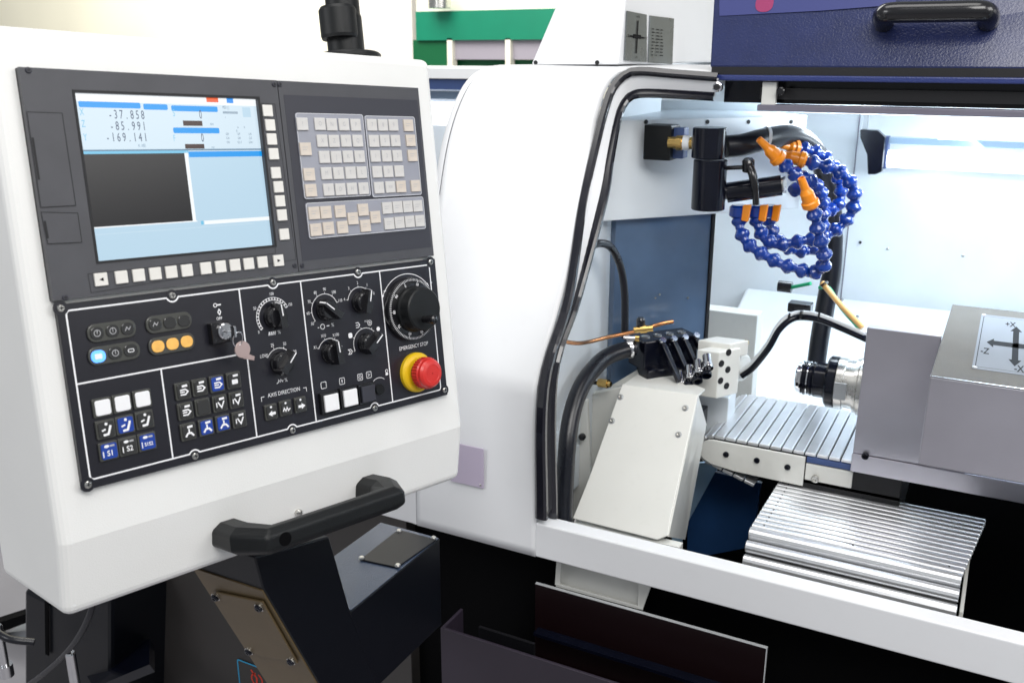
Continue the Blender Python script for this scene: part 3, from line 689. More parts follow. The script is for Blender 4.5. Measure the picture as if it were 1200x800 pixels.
# left return: seam strip beyond the seam line
b=MB(); b.grid([[V((p.x-.0022,p.y+.003,p.z)),V((p.x-.0002,p.y+.003,p.z))] for p in Lr],'groove'); 
b.build('cover_seam',lathe)
b=MB(); b.grid([[V((p.x-.022,p.y+.55,p.z-.02)),V((p.x-.022,p.y+.03,p.z)),V((p.x-.018,p.y+.008,p.z)),V((p.x-.012,p.y+.001,p.z)),V((p.x-.0020,p.y,p.z))] for p in Lr],'enclosure_white')
b.build('side_cover',lathe)
# lower left front panel (left of the vertical seam, behind the console)
b=MB(); b.box((-1.35,YF,ZB),(X0-.002,YF+.03,.93),'enclosure_white'); b.build('lower_front_panel',lathe,bevel=.002)
# sill bar
b=MB(); b.box((X1-.001,YF-.0012,ZB),(.60,YF+.032,ZS),'enclosure_white'); b.build('sill',lathe,bevel=.003,seg=3)
b=MB(); b.box((X0,YF+.004,ZB+.001),(X1-.001,YF+.03,ZS-.002),'enclosure_white'); b.build('sill_return',lathe)
# label plate
P=[atY(*p,YF-.002) for p in ((541,520),(568,524),(566,573),(538,566))]
b=MB(); x0=(P[0].x+P[3].x)/2; x1=(P[1].x+P[2].x)/2; b.box((x0-.02,YF-.0035,P[2].z+.002),(x1,YF-.0018,P[0].z),'label_lilac')
b.lathe([(.002,0),(.002,.001),(.001,.0016)],(x1-.006,YF-.0035,P[2].z+.008),(0,-1,0),'steel',12)
b.build('label_plate',lathe,bevel=.0006)
# seals: flat rubber profiles swept along the opening
def seal(pts, w, d, m, off=0, WL=1.4):
    P=resample(smooth_path(pts,6),70); rows=[]
    w0=w
    for i,p in enumerate(P):
        w=w0*(WL-(WL-.9)*min(1,max(0,(p.z-.8)/.6)))
        t=(P[min(i+1,69)]-P[max(i-1,0)]).normalized()
        n = V((0,-1,0)) if p.z<1.06 else SN
        if p.z<1.12 and p.z>=1.06: n=(V((0,-1,0)).lerp(SN,(p.z-1.06)/.06)).normalized()
        s_=t.cross(n).normalized()
        rows.append([p-s_*w/2,p-s_*w/2+n*d*.7,p-s_*w*.3+n*d,p+s_*w*.3+n*d,p+s_*w/2+n*d*.7,p+s_*w/2])
    b=MB(); b.grid(rows,m,False,False); return b
def yfix(px,py,y): return atY(px,py,y)
op=[yfix(636,606,YF),yfix(637,455,YF)]+[SL(*p) for p in ((656,351),(684,238),(702,158),(710,128),(718,106),(732,90),(748,85),(790,88),(842,92))]
for i in range(3): op[i].x=op[0].x
seal(op,.0155,.010,'seal_black').build('door_seal',lathe)
IO=-.030
def SI(px,py): return atP(px,py,SP-SN*.030,SN)
ip=[yfix(656,607,YF+.03),yfix(657,446,YF+.03)]+[SI(*p) for p in ((674,351),(706,237),(714,190),(722,146),(729,125),(742,112),(770,110),(838,113.5))]
for i in range(2): ip[i].x=ip[2].x
seal(ip,.0200,.008,'seal_black',WL=1.75).build('inner_seal',lathe)
b=MB(); A=resample(smooth_path(op,6),60); B=resample(smooth_path(ip,6),60)
b.grid([[A[i]+V((.001,0,0)),A[i].lerp(B[i],.45)-SN*(-.004),B[i]] for i in range(60)],'enclosure_white'); b.build('opening_rebate',lathe)
# slim bright edging wire between the seals
# column on top
def Yq(l): return [atY(px,py,y) for px,py,y in l]
b=MB(); f0=Yq([(622,76,1.66),(724,76,1.66),(741,-70,1.76),(684,-70,1.76)]); bk=[p+V((0,.95,0)) for p in f0]
b.hexa(f0,bk,'enclosure_white'); 
# low flange under the column, with bolts
b.build('column',lathe,bevel=.004)
b=MB()
for px in (628,700): p=atY(px,73.5,1.655); MB().lathe([(.004,0),(.004,.002)],(p.x,p.y,p.z),(0,-1,0),'groove',10).build('column_bolt',lathe)
# two engraved steel plates on the column's right side
xw=f0[1].x
def cside(px,py,off=.003):
    return atP(px,py,f0[1],(f0[2]-f0[1]).cross(V((0,1,0))).normalized())
cn3=(f0[2]-f0[1]).cross(V((0,1,0))).normalized()
if cn3.x<0: cn3=-cn3
def csd(px,py,off=0): return atP(px,py,f0[1]+cn3*off,cn3)
for i,pts in enumerate(([(735,13),(758,17.5),(758,73),(732,71)],[(762,18.5),(790,22),(788,75.5),(760,73.3)])):
    P=[csd(*p,.003) for p in pts]; b=MB(); b.slab(P[::-1],.002,'sign_steel')
    # centre marks
    c=sum(P,V())/4; e1=(P[1]-P[0]+P[2]-P[3]); W_=e1.length/2; e1.normalize(); e2=(P[0]-P[3]); H_=e2.length; e2.normalize(); n=cn3
    if i==0:
        X=Matrix(((e1.x,e2.x,n.x,c.x),(e1.y,e2.y,n.y,c.y),(e1.z,e2.z,n.z,c.z),(0,0,0,1)))
        z=.0013; hw=W_/2
        b.ribbon([(0,-H_*.34),(0,H_*.34)],hw*.11,z,'print_black',X); b.ribbon([(-hw*.7,0),(hw*.7,0)],H_*.035,z,'print_black',X); b.box((-hw*.32,-H_*.03,0),(hw*.35,H_*.05,z+.0002),'print_black',X)
        for t,x,y in (('+X',0,.42),('-X',0,-.42),('-Z',-.85,0),('+Z',.85,0)): b.text(t,hw*x,H_*y,z,H_*.07,'print_black',2.2,X=X)
    else:
        X=Matrix(((e1.x,e2.x,n.x,c.x),(e1.y,e2.y,n.y,c.y),(e1.z,e2.z,n.z,c.z),(0,0,0,1))); hw=W_/2; rr=random.Random(3)
        for k in range(9): 
            for q in range(3): b.ribbon([(-hw*.85+q*hw*.35,H_*(.22-k*.07)),(-hw*.85+q*hw*.35+hw*rr.uniform(.1,.28),H_*(.22-k*.07))],H_*.02,.0013,'print_black',X)
    b.build('axis_plate' if i==0 else 'data_plate',lathe)
# side wall of the column towards the door (pale grey)
P=[atY(724,76,1.66),atY(845,79,2.05),atY(850,-8,2.05),atY(734,-6,1.71)]
# ------------------------------------------------------------------ raised sliding door
YD=1.66
door=thing('sliding_door','raised hammered blue sliding door with black bar handle over the work area','door',(-.2,YD,1.55))
P=[atY(832,80,YD),atY(1210,88,YD),atY(1210,-30,YD+.05),atY(838,-30,YD+.05)]
P[1].z=P[0].z
b=MB(); b.slab([P[0]+V((0,0,.002)),P[1]+V((.3,0,.002)),P[2]+V((.3,0,0)),P[3]],.03,'door_blue'); b.build('door_panel',door,bevel=.003)
dn=(P[1]-P[0]).cross(P[3]-P[0]).normalized()
if dn.y>0: dn=-dn
def DP(px,py,off=.0): return atP(px,py,P[0]+dn*off,dn)
b=MB(); q=[DP(*p,.0012) for p in ((843,19),(960,13),(1050,6),(1050,-25),(843,-25))]; b.add(q,[(0,1,2,3,4)],'door_flat'); b.build('window_film',door)
b=MB(); q=DP(896,4,.0016); b.prism(rrect(0,0,.03,.03,.012,4),0,.0004,'reflection_red',Matrix.Translation(q)@dn.to_track_quat('Z','Y').to_matrix().to_4x4()); b.build('red_reflection',door)  # reflection of something red, painted on the door as a flat patch
# lip and dark slot under the door
za=atY(900,88,YD-.004).z; zb=atY(900,95,YD-.004).z
b=MB(); b.box((P[0].x+.012,YD-.012,zb),(.45,YD+.02,za-.0005),'lip_blue'); b.build('door_lip',door,bevel=.002)
b=MB(); b.box((P[0].x+.004,YD-.004,za-.0005),(.45,YD+.02,P[0].z+.0025),'groove'); b.build('door_gasket',door)
# handle
h0=DP(1036,27,0); h1=DP(1158,25,0); h1.z=h0.z
u=(h1-h0).normalized(); o=dn*.045
path=smooth_path([h0,h0+o*.55,h0+o*.9+u*.006,h0+o+u*.02,h0+o+u*.05,h1+o-u*.05,h1+o-u*.02,h1+o*.9-u*.006,h1+o*.55,h1],6)
b=MB(); b.tube(path,.0158,'knob_black',20); 
b.build('bar_handle',door)
# ------------------------------------------------------------------ head rail of the opening
b=MB(); z1=atY(1000,97,1.68).z; z0=atY(1000,127,1.68).z
b.box((-.47,1.70,z0+.004),(.5,1.76,ZT-.02),'gloss_black')
b.box((-.40,1.672,z0+.012),(.5,1.70,z0+.030),'dark_body')
b.build('head_rail',lathe)
b=MB(); xx=atY(912,128,1.66).x; b.box((xx-.035,1.655,z0-.007),(.5,1.70,z0+.0035),'rail_mauve'); b.build('rail_lip',lathe,bevel=.001)
b=MB(); q=atY(905,112,1.66); b.box((q.x-.018,1.66,z0+.003),(q.x+.006,1.672,q.z+.022),'cream_paint'); q=atY(911,107,1.65); b.lathe([(.007,0),(.007,.01),(.005,.012)],(q.x+.005,1.66,q.z),(0,-1,0),'knob_black',16); b.build('rail_bracket',lathe,bevel=.001)
q=atY(842,102,1.63); b=MB(); b.lathe([(.0085,0),(.0085,.008),(.006,.010)],(q.x,q.y,q.z),(0,-1,0),'chrome',20); b.lathe([(.005,.010),(.005,.014)],(q.x,q.y,q.z),(0,-1,0),'groove',12); b.build('rail_end_bolt',lathe)
# ------------------------------------------------------------------ inner walls
b=MB(); pw=[(1.36,.765),(1.36,1.04),(1.70,1.52),(2.0,1.52),(2.0,.765)]; b.hexa([(-.70,y,z) for y,z in pw],[(-.69,y,z) for y,z in pw],'inner_white'); b.build('inner_side_wall',lathe)
b=MB(); b.box((-1.0,2.62,.3),(1.2,2.65,1.60),'inner_white')
b.build('inner_back_wall',lathe)
q=atY(1003,180,2.615); q2=atY(994,330,2.615); b=MB(); b.box((q.x-.0012,2.6155,.9),(q.x+.0012,2.6195,1.50),'rail_mauve'); b.lathe([(.004,0),(.004,.002)],atY(1008,284,2.617),(0,-1,0),'groove',10); b.build('wall_seam',lathe)
b=MB(); b.box((.42,2.6155,.9),(.4224,2.6195,1.50),'rail_mauve'); b.build('wall_joint',lathe)
for sx_ in (-.26,-.08,.10,.28): MB().lathe([(.004,0),(.004,.002),(.002,.003)],(sx_,2.617,1.11),(0,-1,0),'steel',10).build('wall_screw',lathe)
b=MB(); b.box((1.17,1.36,.3),(1.2,2.62,1.60),'inner_white'); b.build('inner_right_wall',lathe)
b=MB(); b.box((-.9,1.77,1.545),(1.2,2.62,1.558),'inner_white'); b.build('inner_roof',lathe)
# sloped chute at the back
b=MB(); b.hexa([(-.62,2.60,.3),(-.62,2.18,.3),(-.62,2.18,.80),(-.62,2.60,.97)],[(1.15,2.60,.3),(1.15,2.18,.3),(1.15,2.18,.80),(1.15,2.60,.97)],'inner_white'); b.build('rear_chute',lathe,bevel=.01,seg=3)
# headstock wall: a turned plane through the left of the work area
HP=V((-.675,1.72,1.2)); HD=V((.665,.747,0)).normalized(); HN=V((HD.y,-HD.x,0))
def HW(px,py,off=0): return atP(px,py,HP+HN*off,HN)
head=thing('headstock_wall','white headstock box with screw holes above a dark blue cover plate','machine casing',(-.6,1.85,.9))
def vslab(b,pts,off,th,m):
    Q=[HW(*p,off) for p in pts]; return b.hexa([q-HN*th for q in Q],Q,m)
b=MB(); zt_=1.484; 
A0=HW(737,138,.03); A1=HW(946,138,.03); B0=HW(741,262,.03); B1=HW(852,245,.03)
zA=(A0.z+A1.z)/2; zB=(B0.z+B1.z)/2
L0=HP+HN*.03-HD*.03; 
def hbox(b,s0,s1,z0,z1,o0,o1,m):
    Q=[]; 
    for o in (o0,o1):
        for s_,z in ((s0,z0),(s1,z0),(s1,z1),(s0,z1)): p=HP+HD*s_+HN*o; Q.append(V((p.x,p.y,z)))
    return b.hexa(Q[:4],Q[4:],m)
def hs(p): return (p-HP).dot(HD)
hbox(b,hs(A0)-.05,hs(A1),zB,zA,-.3,.03,'inner_white'); b.build('headstock_box',head,bevel=.002)
b=MB()
for px in (757,829,877,927):
    p=HW(px,143,.031); b.lathe([(.0042,0),(.0042,.0008)],p,HN,'groove',12); 
p=HW(873,180,.031); b.lathe([(.005,0),(.005,.0008)],p,HN,'groove',12)
b.build('screw_hole',head)
# ledge line on the box
b=MB(); b.box((-.9,2.1,zA+.0),(.4,2.13,1.5),'inner_white')
b.build('upper_ledge',head)
b=MB(); C0=HW(722,263,.012); C1=HW(834,251,.012); b.hexa(*[[ (HP+HD*s_+HN*o)*1 for s_,o in ((hs(C0),-.01),(hs(C1),-.01),(hs(C1),.012),(hs(C0),.012))] and [V(((HP+HD*s_+HN*o).x,(HP+HD*s_+HN*o).y,z)) for s_,o in ((hs(C0),-.01),(hs(C1),-.01),(hs(C1),.012),(hs(C0),.012))] for z in (.93,zB+.002)],'navy_plate')
b.build('cover_plate',head,bevel=.001)
b=MB(); hbox(b,hs(C1),hs(C1)+.007,.93,zB+.002,-.012,.016,'groove'); b.build('plate_edge',head)
b=MB()
for px,py in ((768,349),(773,345),(806,349)): b.lathe([(.0022,0),(.0022,.001)],HW(px,py,.013),HN,'steel',8)
b.build('plate_screw',head)
# lower grey housing right of the plate
b=MB(); Q=[atY(833,363,2.12),atY(888,369,2.12)]; b.box((Q[0].x-.03,2.12,.70),(Q[1].x,2.17,Q[0].z),'cream_paint'); b.build('grey_housing',head,bevel=.002)
# ------------------------------------------------------------------ chip pan floor and dark inside
b=MB(); b.box((-1.2,1.40,.28),(1.15,2.18,.30),'void_black'); b.box((-1.2,1.39,.30),(1.15,1.40,.752),'void_black'); b.build('chip_pan',lathe)  # near black, shade inside the pan put into the colour
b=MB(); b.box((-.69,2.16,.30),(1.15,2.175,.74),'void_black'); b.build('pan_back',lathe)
# blue pan parts
b=MB(); Q=[atY(*p,1.86) for p in ((838,553),(892,566),(886,605),(872,642),(805,655),(806,612))]; b.slab(Q[::-1],.01,'navy_deep'); o=b.build('blue_guard',lathe)
b=MB(); Q=[atY(*p,1.90) for p in ((800,545),(842,540),(838,556),(806,612),(790,660),(785,600))]; b.slab(Q[::-1],.01,'pan_blue'); b.build('blue_shield',lathe)
# ------------------------------------------------------------------ telescopic way covers
def way_cover(name,label,xa,xb,ya,yb,z,n,axis,curl,tag_lab):
    t=thing(name,label,'way cover',((xa+xb)/2,(ya+yb)/2,z-.1),'telescopic way covers')
    return t
# lower cover (slats run along the machine, curl down at the front)
lc=thing('way_cover','lower telescopic steel cover with long slats curling down over the front','way cover',(-.14,1.58,.68))
xa,xb=-.320,.018; zc=.800
def slat_x(b,p0,p1,xa,xb,dz,m='slat_steel'):
    # one slat between profile points p0,p1 (y,z): rounded outer lip
    (y0,z0),(y1,z1)=p0,p1; d=V((0,y1-y0,z1-z0)); L_=d.length; d.normalize(); n=V((0,-d.z,d.y)); 
    if n.z<-.01 or (abs(n.z)<=.01 and n.y>0): n=-n
    ring=[]; bl=1.0
    flat=((.03,0),(.03,.0035),(.12,.0052),(.5,.0058),(.86,.0045),(.94,.002),(.96,0),(.96,-.004),(.03,-.004)); curl_=((.04,-.002),(.05,.004),(.12,.0075),(.26,.0102),(.45,.0112),(.64,.0102),(.78,.0075),(.86,.004),(.87,-.002),(.87,-.006),(.04,-.006))
    for s_,h_ in (curl_ if (z0-z1)>.006 else flat):
        ring.append((y0+d.y*L_*s_+n.y*h_*bl, z0+d.z*L_*s_+n.z*h_*bl))
    return b.hexa([(xa,y,z) for y,z in ring],[(xb,y,z) for y,z in ring],m)
prof=[]; n1=13
yb_=1.745; ya_=1.512
for i in range(n1+1): prof.append((yb_+(ya_-yb_)*i/n1, zc+.0005*i-.004))
cy,cz,rr=ya_-.002,zc+.002-.104,.104
for an_ in (30,54,70,80,86):
    py_,pz_=prof[-1]; a=math.radians(an_); prof.append((py_-math.cos(a)*.025,pz_-math.sin(a)*.025))
off=[0]
for i in range(len(prof)-1):
    b=MB(); sh=.0 
    wx = .048*(1-min(i,n1)/n1)    # the stack widens to the back right
    b_=slat_x(b,prof[i],prof[i+1],xa+ (0.0), xb+wx*0.55,0)
    for q in range(3):
        if i>=n1-1 or q==0:
            xm=xa+.02+(xb-xa-.04)*(q/2); m0=V((xm,(prof[i][0]+prof[i+1][0])/2,(prof[i][1]+prof[i+1][1])/2)); d=V((0,prof[i+1][0]-prof[i][0],prof[i+1][1]-prof[i][1])).normalized(); nn=V((0,d.z,-d.y)); nn = -nn if nn.z<-.2 else nn
            if nn.y>0.3: nn=-nn
            b.lathe([(.0016,0),(.0016,.0064)],m0,nn,'groove',8)
    b.build('slat',lc,bevel=.0006,seg=1)
b=MB(); pts=[(1.545,zc-.012),(1.745,zc-.008),(1.745,zc-.06),(1.50,zc-.13),(1.462,zc-.11),(1.462,zc-.05),(1.49,zc-.018)]
b.hexa([(xa+.006,y,z) for y,z in pts],[(xb-.002,y,z) for y,z in pts],'dark_body'); b.build('core',lc)
b=MB(); pts=[(1.49,zc-.05),(1.75,zc-.020),(1.75,zc-.045),(1.49,zc-.085)]
b.hexa([(xb+.004,y,z) for y,z in pts],[(xb+.010,y,z) for y,z in pts],'cream_paint'); b.build('side_plate',lc,bevel=.001)
# upper cover (slats run away from the front, curl down at the left)
uc=thing('way_cover','upper telescopic steel cover with cross slats and a cream rounded end plate','way cover',(-.32,1.83,.78))
zc2=.872; yA,yB=1.718,1.985; xl2,xr2=-.452,-.10
prof=[]; n2=16; 
for i in range(n2+1): prof.append((xr2+(xl2-xr2)*i/n2, zc2))
rr=.029
for k in range(1,7): a=math.radians(90+k*30); prof.append((xl2+math.cos(a)*rr, zc2-rr+math.sin(a)*rr))
for k in range(1,5): prof.append((xl2+.022*k, zc2-2*rr-.007*k))
def slat_y(b,p0,p1):
    (x0,z0),(x1,z1)=p0,p1; d=V((x1-x0,0,z1-z0)); L_=d.length; d.normalize(); n=V((d.z,0,-d.x))
    ring=[(x0+d.x*L_*s_+n.x*h_, z0+d.z*L_*s_+n.z*h_) for s_,h_ in ((.04,0),(.04,.003),(.12,.0042),(.88,.0042),(.93,.003),(.93,0),(.93,-.002),(.04,-.002))]
    return b.hexa([(x,yA,z) for x,z in ring],[(x,yB,z) for x,z in ring],'slat_steel')
for i in range(len(prof)-1):
    b=MB(); slat_y(b,prof[i],prof[i+1]); b.build('slat',uc,bevel=.0005,seg=1)
b=MB(); pts=[(xl2-.020+.02*0,zc2-.033)]; ring=[]
for k in range(0,9): a=math.radians(90+k*20); ring.append((xl2+math.cos(a)*(rr-.003), zc2-rr+math.sin(a)*(rr-.004)))
xe=atY(942,560,yA).x
ring=[(xe,zc2-.004)]+ring[:-1]+[(xl2,zc2-2*rr+.002),(xl2+.05,zc2-2*rr-.004),(xe,zc2-2*rr-.006)]
b.hexa([(x,yA-.006,z) for x,z in ring],[(x,yA-.001,z) for x,z in ring],'cream_paint'); ep=b.build('end_plate',uc,bevel=.001)
b=MB()
for px,py in ((851,532),(887,539),(923,547)):
    q=atY(px,py,yA-.0065); b.lathe([(.0058,0),(.0058,.0025),(.0045,.0032),(.0025,.0032),(.0022,.001)],q,(0,-1,0),'gloss_black',16)
b.build('plate_screw',uc)
b=MB(); b.box((xe+.002,yA-.004,zc2-.050),(-.185,yA+.01,zc2-.017),'cream_paint'); b.box((xe+.002,yA-.002,zc2-.015),(-.185,yA+.01,zc2-.004),'navy_band'); b.box((xe-.04,yA+.002,zc2-.13),(-.10,yB-.02,zc2-.052),'dark_body'); b.box((xl2-.01,yA+.002,zc2-.06),(-.1,yB-.002,zc2-.006),'dark_body')
b.build('support_rail',uc,bevel=.001)
b=MB(); q=atY(955,561,yA-.01); b.lathe([(.007,0),(.007,.006),(.005,.007),(.004,.007),(.0035,.003)],(q.x,yA-.006,q.z),(0,-1,0),'steel',16); b.build('cap_screw',uc)
# ------------------------------------------------------------------ tool slide blocks
ts=thing('tool_slide','lilac grey steel slide block with small bolted covers behind the axis sign','machine slide',(-.1,1.85,.8))
YA=1.70
a=atY(1015,383,YA); a2=atY(1001,535,YA); 
xa=atY(1010,450,YA).x-.002; ztop=a.z; zmid=atY(1003,531,YA).z; 
b=MB(); b.box((xa,YA,zmid+.0008),(atY(1103,395,YA).x,YA+.022,ztop),'lilac_steel'); b.box((xa+.02,YA+.022,zmid),(.0,1.86,ztop-.09),'lilac_steel'); b.build('slide_block',ts,bevel=.0015)
zlow=atY(1000,552,YA).z
b=MB(); b.box((xa-.001,YA-.002,zlow-.0),(.45,2.0,zmid-.0008),'lilac_steel'); b.build('slide_base',ts,bevel=.0015)
q=atY(1014,534,YA-.004); b=MB(); b.lathe([(.0065,0),(.0065,.005),(.0052,.0062),(.0036,.0062),(.003,.002)],(q.x,YA-.002,q.z),(0,-1,0),'gloss_black',18); b.build('bolt',ts)
ac=thing('axis_cover','steel box cover carrying the black axis arrow sign on its top','machine cover',(0,1.7,.9))
ZB2=1.135; P0=atZ(1090,440,ZB2); yB_=P0.y; P1=atZ(1120,357,ZB2)
zb=atY(1079,545,yB_).z
b=MB(); b.box((P0.x,yB_,zb),(.40,P1.y,ZB2-.0015),'lilac_steel'); b.build('cover_body',ac,bevel=.002,seg=2)
b=MB(); b.box((P0.x+.0006,yB_+.0006,ZB2-.0014),(.40,P1.y-.0006,ZB2),'top_steel'); b.build('cover_top',ac,bevel=.0008)
b=MB(); b.box((P0.x,yB_-.0008,ZB2-.0022),(.40,yB_+.0006,ZB2+.0002),'chrome'); b.build('bright_edge',ac)
S0=atZ(1133,460,ZB2); s_c=[atZ(*p,ZB2) for p in ((1155,370),(1136,430))]   # back-left, front-left of the sign
s_bl=atZ(1155,369,ZB2); s_fl=atZ(1133,431,ZB2)
sx_=(s_bl.x+s_fl.x)/2; D_=s_bl.y-s_fl.y
b=MB(); z=ZB2+.0008; Wd=D_*.86
X=Matrix.Translation((sx_+Wd/2,(s_bl.y+s_fl.y)/2,ZB2))
b.prism(rrect(0,0,Wd,D_,.004,4),0,.0008,'sign_face',X); 
b.ribbon(rrect(0,0,Wd-.009,D_-.024,.006,4),.0011,.0010,'print_black',X,closed=True)
def sgp(px,py): p=atZ(px,py,ZB2); return V((p.x-X[0][3],p.y-X[1][3],.0011))
cc_=sgp(1190,405.5)
def bigarrow(tip,w1,hd,hl):
    tip=V((cc_.x,tip.y,.0011)) if abs(tip.y-cc_.y)>abs(tip.x-cc_.x) else V((tip.x,cc_.y,.0011))
    d=(tip-cc_).normalized(); n=V((-d.y,d.x,0)); m_=tip-d*hl
    b.add([cc_+n*w1,cc_-n*w1,m_-n*w1,m_+n*w1],[(0,1,2,3)],'print_black'if True else '',False,X); b.add([tip,m_+n*hd,m_-n*hd],[(0,1,2)],'print_black',False,X)
ty=sgp(1197,384); by=sgp(1182.5,429); lx_=sgp(1156,402); rx_=V((2*cc_.x-lx_.x,cc_.y,0))
bigarrow(ty,.0046,.0092,.036); bigarrow(by,.0046,.0092,.036); bigarrow(lx_,.0140,.028,.0105); bigarrow(rx_,.0140,.028,.0105)
for t_,q_ in (('+X',sgp(1184,381)),('-Z',sgp(1154,412)),('-X',sgp(1194,433))): b.text(t_,q_.x,q_.y,.0011,.050,'print_black',.26,X=X,bold=True)
b.text('+Z',rx_.x,cc_.y+.045,.0011,.050,'print_black',.26,X=X,bold=True)
sg=b.build('axis_sign',ac)
b=MB()
for sx in (-1,1):
    for sy in (-1,1): b.lathe([(.0036,.0008),(.0036,.0022),(.002,.003)],X@V((sx*(Wd/2-.004),sy*(D_/2-.006),0)),(0,0,1),'cable_white',12)
b.build('rivet',ac)
# ------------------------------------------------------------------ spindle / collet sticking out of the slide block
YS=1.80
c0=atY(1008,452,YS); cz=c0.z; sp_=thing('collet_spindle','black and chrome collet spindle sticking out left from the slide block','spindle',(xa-.05,YS,cz-.06))
def xs(px): return atY(px,445,YS).x
b=MB(); b.lathe([(.056,0),(.056,.012),(.052,.014),(.052,.020)],(xa,YS,cz),(-1,0,0),'steel',48); b.lathe([(.046,.020),(.046,.038),(.050,.039),(.050,.052),(.044,.054)],(xa,YS,cz),(-1,0,0),'steel',48)
b.box((xa-.052,YS-.052,cz-.016),(xa-.030,YS-.044,cz+.016),'plate_alu'); b.build('steel_flange',sp_)
b=MB(); b.lathe([(.050,.054),(.050,.068),(.046,.072),(.034,.072)],(xa,YS,cz),(-1,0,0),'gloss_black',48); b.lathe([(.034,.070),(.034,.094),(.031,.098),(.031,.118),(.029,.120)],(xa,YS,cz),(-1,0,0),'gloss_black',40)
b.build('black_nut',sp_)
b=MB()
for k in range(4): b.lathe([(.0305,.098+k*.006),(.0335,.0995+k*.006),(.0335,.1015+k*.006),(.0305,.103+k*.006)],(xa,YS,cz),(-1,0,0),'chrome' if k%2 else 'gloss_black',40)
b.lathe([(.029,.120),(.029,.126),(.026,.129),(.012,.1292),(.012,.122)],(xa,YS,cz),(-1,0,0),'chrome',40)
b.build('ring_nose',sp_)
# ------------------------------------------------------------------ cream cover in front of the tool block
cc=thing('sloped_cover','cream painted sloping sheet cover with four screws in front of the valves','cover',(-.5,1.5,.75))
Yt,Yb=1.60,1.425
A=atY(729,450,Yt); B=atY(818,461,Yt); zt2=(A.z+B.z)/2; A.z=B.z=zt2
C=atY(783,628,Yb); D=atY(668,607,Yb)
nrm=(B-A).cross(D-A).normalized()
if nrm.y>0: nrm=-nrm
def CP(px,py,off=0): return atP(px,py,A+nrm*off,nrm)
pl=[CP(729,450),CP(818,462),CP(786,606),CP(783,627),CP(770,632),CP(671,607),CP(680,585),CP(690,560)]
b=MB(); b.hexa([p-nrm*.004 for p in pl[::-1]],pl[::-1],'cream_paint'); b.build('cover_plate',cc,bevel=.0015,seg=2)
b=MB(); # box body behind the plate: sides and a top
bk=[p+V((.0,.10,-.0)) for p in (pl[0],pl[1])]
side=[pl[1]-nrm*.004, CP(783,628)-nrm*.004]; 
S2=[atY(828,497,1.68),atY(803,632,1.62)]
b.hexa([pl[1]-nrm*.004+V((-.004,0,0)),S2[0]+V((-.004,0,0)),S2[1]+V((-.004,0,0)),side[1]+V((-.004,0,0))],[pl[1]-nrm*.004,S2[0],S2[1],side[1]],'cream_paint')
lowr=[CP(670,612)-nrm*.008,CP(795,640)-nrm*.008]; 
b.hexa([lowr[0],lowr[1],lowr[1]+V((0,.0,-.10)),lowr[0]+V((0,0,-.10))],[p+V((0,.02,0)) for p in (lowr[0],lowr[1],lowr[1]+V((0,.0,-.10)),lowr[0]+V((0,0,-.10)))],'cream_paint')
b.build('cover_body',cc)
T0=pl[0]-nrm*.004; T1=pl[1]-nrm*.004
b=MB(); q=[T0,T1,T1+V((.0,.04,0)),V((T0.x+.065,T0.y+.10,T0.z)),V((T0.x+.004,T0.y+.10,T0.z))]
b.slab(q,.003,'cream_paint'); b.build('cover_top',cc)
s0=None
sm=screw_mesh(.0040,'steel',.003)
zq=nrm.to_track_quat('Z','Y').to_matrix().to_4x4()
for px,py in ((727,465),(803,478),(717,493),(795,509)):
    p=CP(px,py,.0002); b=MB(); X=Matrix.Translation(p)@zq; b.lathe([(.0046,0),(.0046,.002),(.0036,.0035),(.0018,.0035),(.0016,.001)],p,nrm,'steel',14); b.lathe([(.0062,-.0002),(.0062,.0005)],p,nrm,'plate_alu',14); b.build('screw',cc)
# cream brackets at the left inside
lb=thing('side_bracket','cream upright side bracket with a black knob behind the corrugated hose','bracket',(-.62,1.5,.8))
b=MB(); Q=[atY(*p,1.66) for p in ((690,462),(733,452),(733,560),(688,620))]; b.slab(Q[::-1],.02,'cream_paint')
b.build('bracket_plate',lb,bevel=.002)
b=MB(); Q=[atY(*p,1.60) for p in ((668,475),(688,468),(692,560),(668,620))]; b.slab(Q[::-1],.01,'cream_paint'); b.build('bracket_flange',lb,bevel=.002)
q=atY(683,511,1.588); b=MB(); b.lathe([(.007,0),(.007,.006),(.005,.009)],q,(0,-1,0),'knob_black',20); b.build('black_knob',lb)
q=atY(708,449,1.63); b=MB(); b.lathe([(.009,-.012),(.009,.010)],q,(1,-.2,.1),'brass',6); b.lathe([(.006,.010),(.005,.016)],q,(1,-.2,.1),'brass',16); b.tube([q+V((-.012,0,-.001)),q+V((-.05,0,-.006))],.004,'soft_black',10); b.build('brass_fitting',lb)
b=MB(); Q=[atY(*p,1.70) for p in ((716,452),(762,424),(762,445),(738,452),(733,560),(716,560))]; b.slab(Q[::-1],.01,'cream_paint'); b.build('cross_plate',lb)
